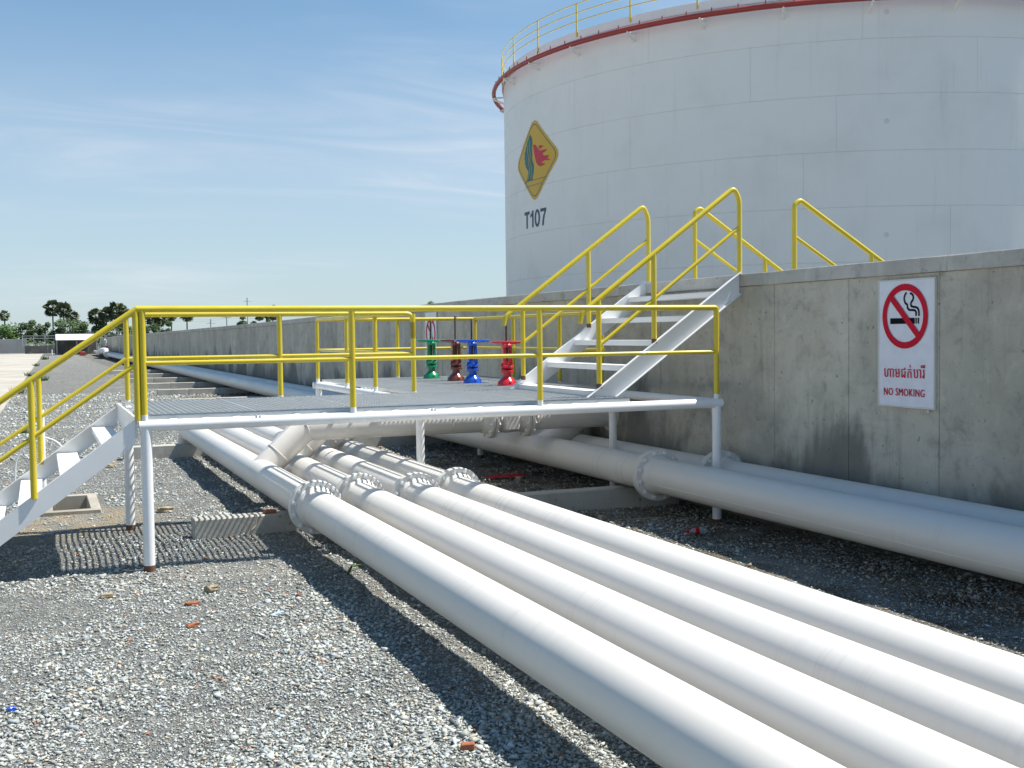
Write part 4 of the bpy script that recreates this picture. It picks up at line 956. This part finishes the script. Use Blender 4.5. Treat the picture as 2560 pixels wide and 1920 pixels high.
# ------------------------------------------------------------------ trees
def leafquads(mb, c, rad, n_, s_, rr, flatten=.85, shell=.35):
    for _ in range(n_):
        d = Vector((rr.gauss(0, 1), rr.gauss(0, 1), rr.gauss(0, 1))).normalized(); q = c+Vector((d.x*rad, d.y*rad, d.z*rad*flatten))*(shell+(1-shell)*rr.random()**.6)
        u = Vector((rr.gauss(0, 1), rr.gauss(0, 1), rr.gauss(0, .7))).normalized()*s_*rr.uniform(.6, 1.3); w = u.orthogonal().normalized()*s_*rr.uniform(.25, .5)
        mb.add([q-u, q+w, q+u, q-w], [(0, 1, 2, 3)])
def palm(x, y, zc, rad, label, seed, lean=0, n_=46):
    rr = random.Random(seed); t = thing('palmyra_palm', label, 'palm tree', (x, y, 0), 'tall palms in the distance')
    mb = MB(); part('trunk', mb.tube([(x-lean, y, -.3), (x-lean*.5, y, zc*.5), (x, y, zc)], [.16, .12, .11], 8), BARK, t)
    mb = MB(); c = Vector((x, y, zc))
    for k in range(n_):
        el = math.asin(rr.uniform(-.92, 1)); az = rr.uniform(0, 2*math.pi); d = Vector((math.cos(el)*math.cos(az), math.cos(el)*math.sin(az), math.sin(el)))
        st_ = c+d*rad*.42*rr.uniform(.8, 1.15); side = d.cross(Vector((0, 0, 1)))
        if side.length < .1: side = Vector((1, 0, 0))
        side.normalize(); side = (Matrix.Rotation(rr.uniform(-.9, .9), 3, d) @ side); L = rad*rr.uniform(.5, .66)
        mb.add([c, c+side*.03, st_+side*.03, st_], [(0, 1, 2, 3)])
        nf = 9
        for j in range(nf):
            a = R(-80+160*j/(nf-1)); dd = (d*math.cos(a)+side*math.sin(a)).normalized(); e = st_+dd*L*(1-.25*abs(j-4)/4)+Vector((0, 0, -.12*L)); wv_ = dd.cross(d.cross(side)).normalized()*L*.12
            mb.add([st_, st_+dd*L*.6+wv_, e, st_+dd*L*.6-wv_], [(0, 1, 2, 3)])
    cr = part('crown', mb, PALM, t)
    mb = MB()
    for k in range(12):
        a = rr.uniform(0, 6.28); p = c+Vector((math.cos(a)*rad*.25, math.sin(a)*rad*.25, -rad*.35)); q = p+Vector((math.cos(a)*rad*.2, math.sin(a)*rad*.2, -rad*.5)); w_ = Vector((-math.sin(a), math.cos(a), 0))*rad*.14
        mb.add([p, q+w_, q-w_], [(0, 1, 2)])
    part('dead_fronds', mb, BARK, t)
Yp = 215
for k, (x, zc, rad, lab, le) in enumerate([
    (-5.4, 6.3, 1.1, 'small lone palm at the far left edge of the treeline', 0), (2.4, 7.6, 1.75, 'tallest palm of the left cluster, its thin trunk showing', .0), (4.1, 7.2, 1.65, 'round palm crown just right of the tallest one', 0), (5.5, 6.0, 1.5, 'lower palm on the right of the left cluster', 0),
    (9.4, 6.0, 1.65, 'palm left of the yellow corner post in the middle cluster', 0), (11.0, 6.3, 1.6, 'second palm of the middle cluster', 0), (12.7, 7.0, 1.9, 'big palm of the middle cluster touching the yellow handrail', 0), (13.9, 6.9, 1.4, 'rightmost palm of the middle cluster beside the corner post', 0),
    (19.0, 5.4, 1.7, 'palm just right of the yellow corner post', 0), (20.3, 5.6, 1.7, 'full palm crown right of the corner post below the rail', 0), (22.7, 6.3, 1.35, 'slim palm with thin bare trunk above the wall', 0), (25.0, 6.3, 1.55, 'ragged palm next to the slim palm above the wall', 0), (41.3, 6.6, 1.7, 'palm behind the upright post of the rear railing', 0)]):
    palm(x, Yp+random.uniform(-4, 4), zc, rad, lab, 50+k, le)
def bush(x, y, w, zt_, label, seed, mat=None, trunk=True, grp='leafy trees in the distance'):
    rr = random.Random(seed); t = thing('leafy_tree', label, 'tree', (x, y, 0), grp)
    if trunk: part('trunk', MB().tube([(x, y, -.3), (x+.2, y, zt_*.6)], [.2, .1], 6), BARK, t)
    mb = MB(); zt_ *= 1.28; n_ = max(8, int(w*4.2))
    for k in range(n_):
        a = rr.uniform(-1, 1); h = rr.random(); cz = zt_*(.2+.66*h)*(1-.22*a*a); r_ = rr.uniform(.15, .24)*min(zt_, w*1.2)
        leafquads(mb, Vector((x+a*w*.5*(1.15-.5*h), y+rr.uniform(-.5, .5)*w*.5, cz)), r_, 130, .24, rr)
    part('crown', mb, mat or LEAF, t)
B = [(-5.6, 3.6, 6.0, 'rounded dark shrub at the far left above the grey wall', 1), (-2.2, 4.6, 3.0, 'dark upright tree left of the wire fence', 0), (-.6, 4.9, 2.2, 'dense tree behind the left end of the wire fence', 0), (1.0, 4.6, 3.0, 'olive tree behind the wire fence posts', 0),
     (2.8, 4.4, 2.8, 'bushy tree below the tallest palm', 0), (5.0, 5.2, 4.0, 'dark broad tree under the left palm cluster', 0), (7.6, 4.2, 3.0, 'small tree above the white shelter roof', 0), (10.3, 4.4, 3.6, 'tree filling the gap under the middle palms', 0), (13.4, 4.6, 4.0, 'dark tree below the yellow handrail top', 0),
     (16.6, 4.2, 3.6, 'leafy tree seen between the corner posts', 0), (18.6, 4.2, 2.8, 'leafy tree low against the wall right of the corner post', 0), (21.3, 4.5, 2.2, 'small round tree in front of the slim palm', 0), (34.7, 5.7, 2.0, 'left of three small trees above the wall', 0), (36.9, 6.1, 2.4, 'middle of three small trees above the wall', 0), (38.6, 6.2, 1.8, 'right of three small trees above the wall', 0), (71.5, 9.0, 3.0, 'treetop just peeping over the wall left of the tank', 0)]
for k, (x, zt_, w, lab, m0) in enumerate(B): bush(x, 211+random.uniform(-3, 3), w, zt_, lab, 90+k, LEAFL if m0 else LEAF)
rr = random.Random(5); mb = MB()
for k in range(150):
    x = -60+k*.62; leafquads(mb, Vector((x, 206+rr.uniform(-2, 2), rr.uniform(.4, 1.7))), rr.uniform(.7, 1.3), 34, .22, rr)
solo('undergrowth', mb, LEAFL, 'bright green undergrowth below the distant trees', 'undergrowth', kind='stuff', loc=(-10, 206, 0))
rr = random.Random(6); mb = MB()
for k in range(120):
    x = -90+k*.95; leafquads(mb, Vector((x, 228+rr.uniform(-3, 3), rr.uniform(.6, 4.0))), rr.uniform(1.0, 1.8), 60, .34, rr)
solo('distant_woodland', mb, LEAF, 'dark woodland closing the horizon behind the palms', 'woodland', kind='stuff', loc=(-10, 228, 0))
for k, (x, y, h, lab) in enumerate(((35.4, 260, 6.1, 'shorter utility pole with cross arm above the wall'), (38.9, 260, 7.4, 'taller utility pole with cross arm above the wall'), (50.2, 300, 12.2, 'thin lattice mast top showing above the yellow rail'))):
    t = thing('utility_pole', lab, 'pole', (x, y, 0)); part('pole', MB().tube([(x, y, -.3), (x, y, h)], .13, 6), POLE, t)
    part('cross_arm', MB().tube([(x-1.0, y, h-.9), (x+1.0, y, h-.9)], .06, 5), POLE, t)
for k, (z0, z1) in enumerate(((5.5, 6.6), (5.2, 6.2))):
    mb = MB(); mb.tube([(20+.8*j, 260, z0+(z1-z0)*j/24+.5*((j % 12)/6-1)**2-.3) for j in range(45)], .02, 4)
    solo('power_line', mb, POLE, ('upper' if k == 0 else 'lower')+' thin power line strung between the distant utility poles', 'cable', loc=(35, 260, 0))
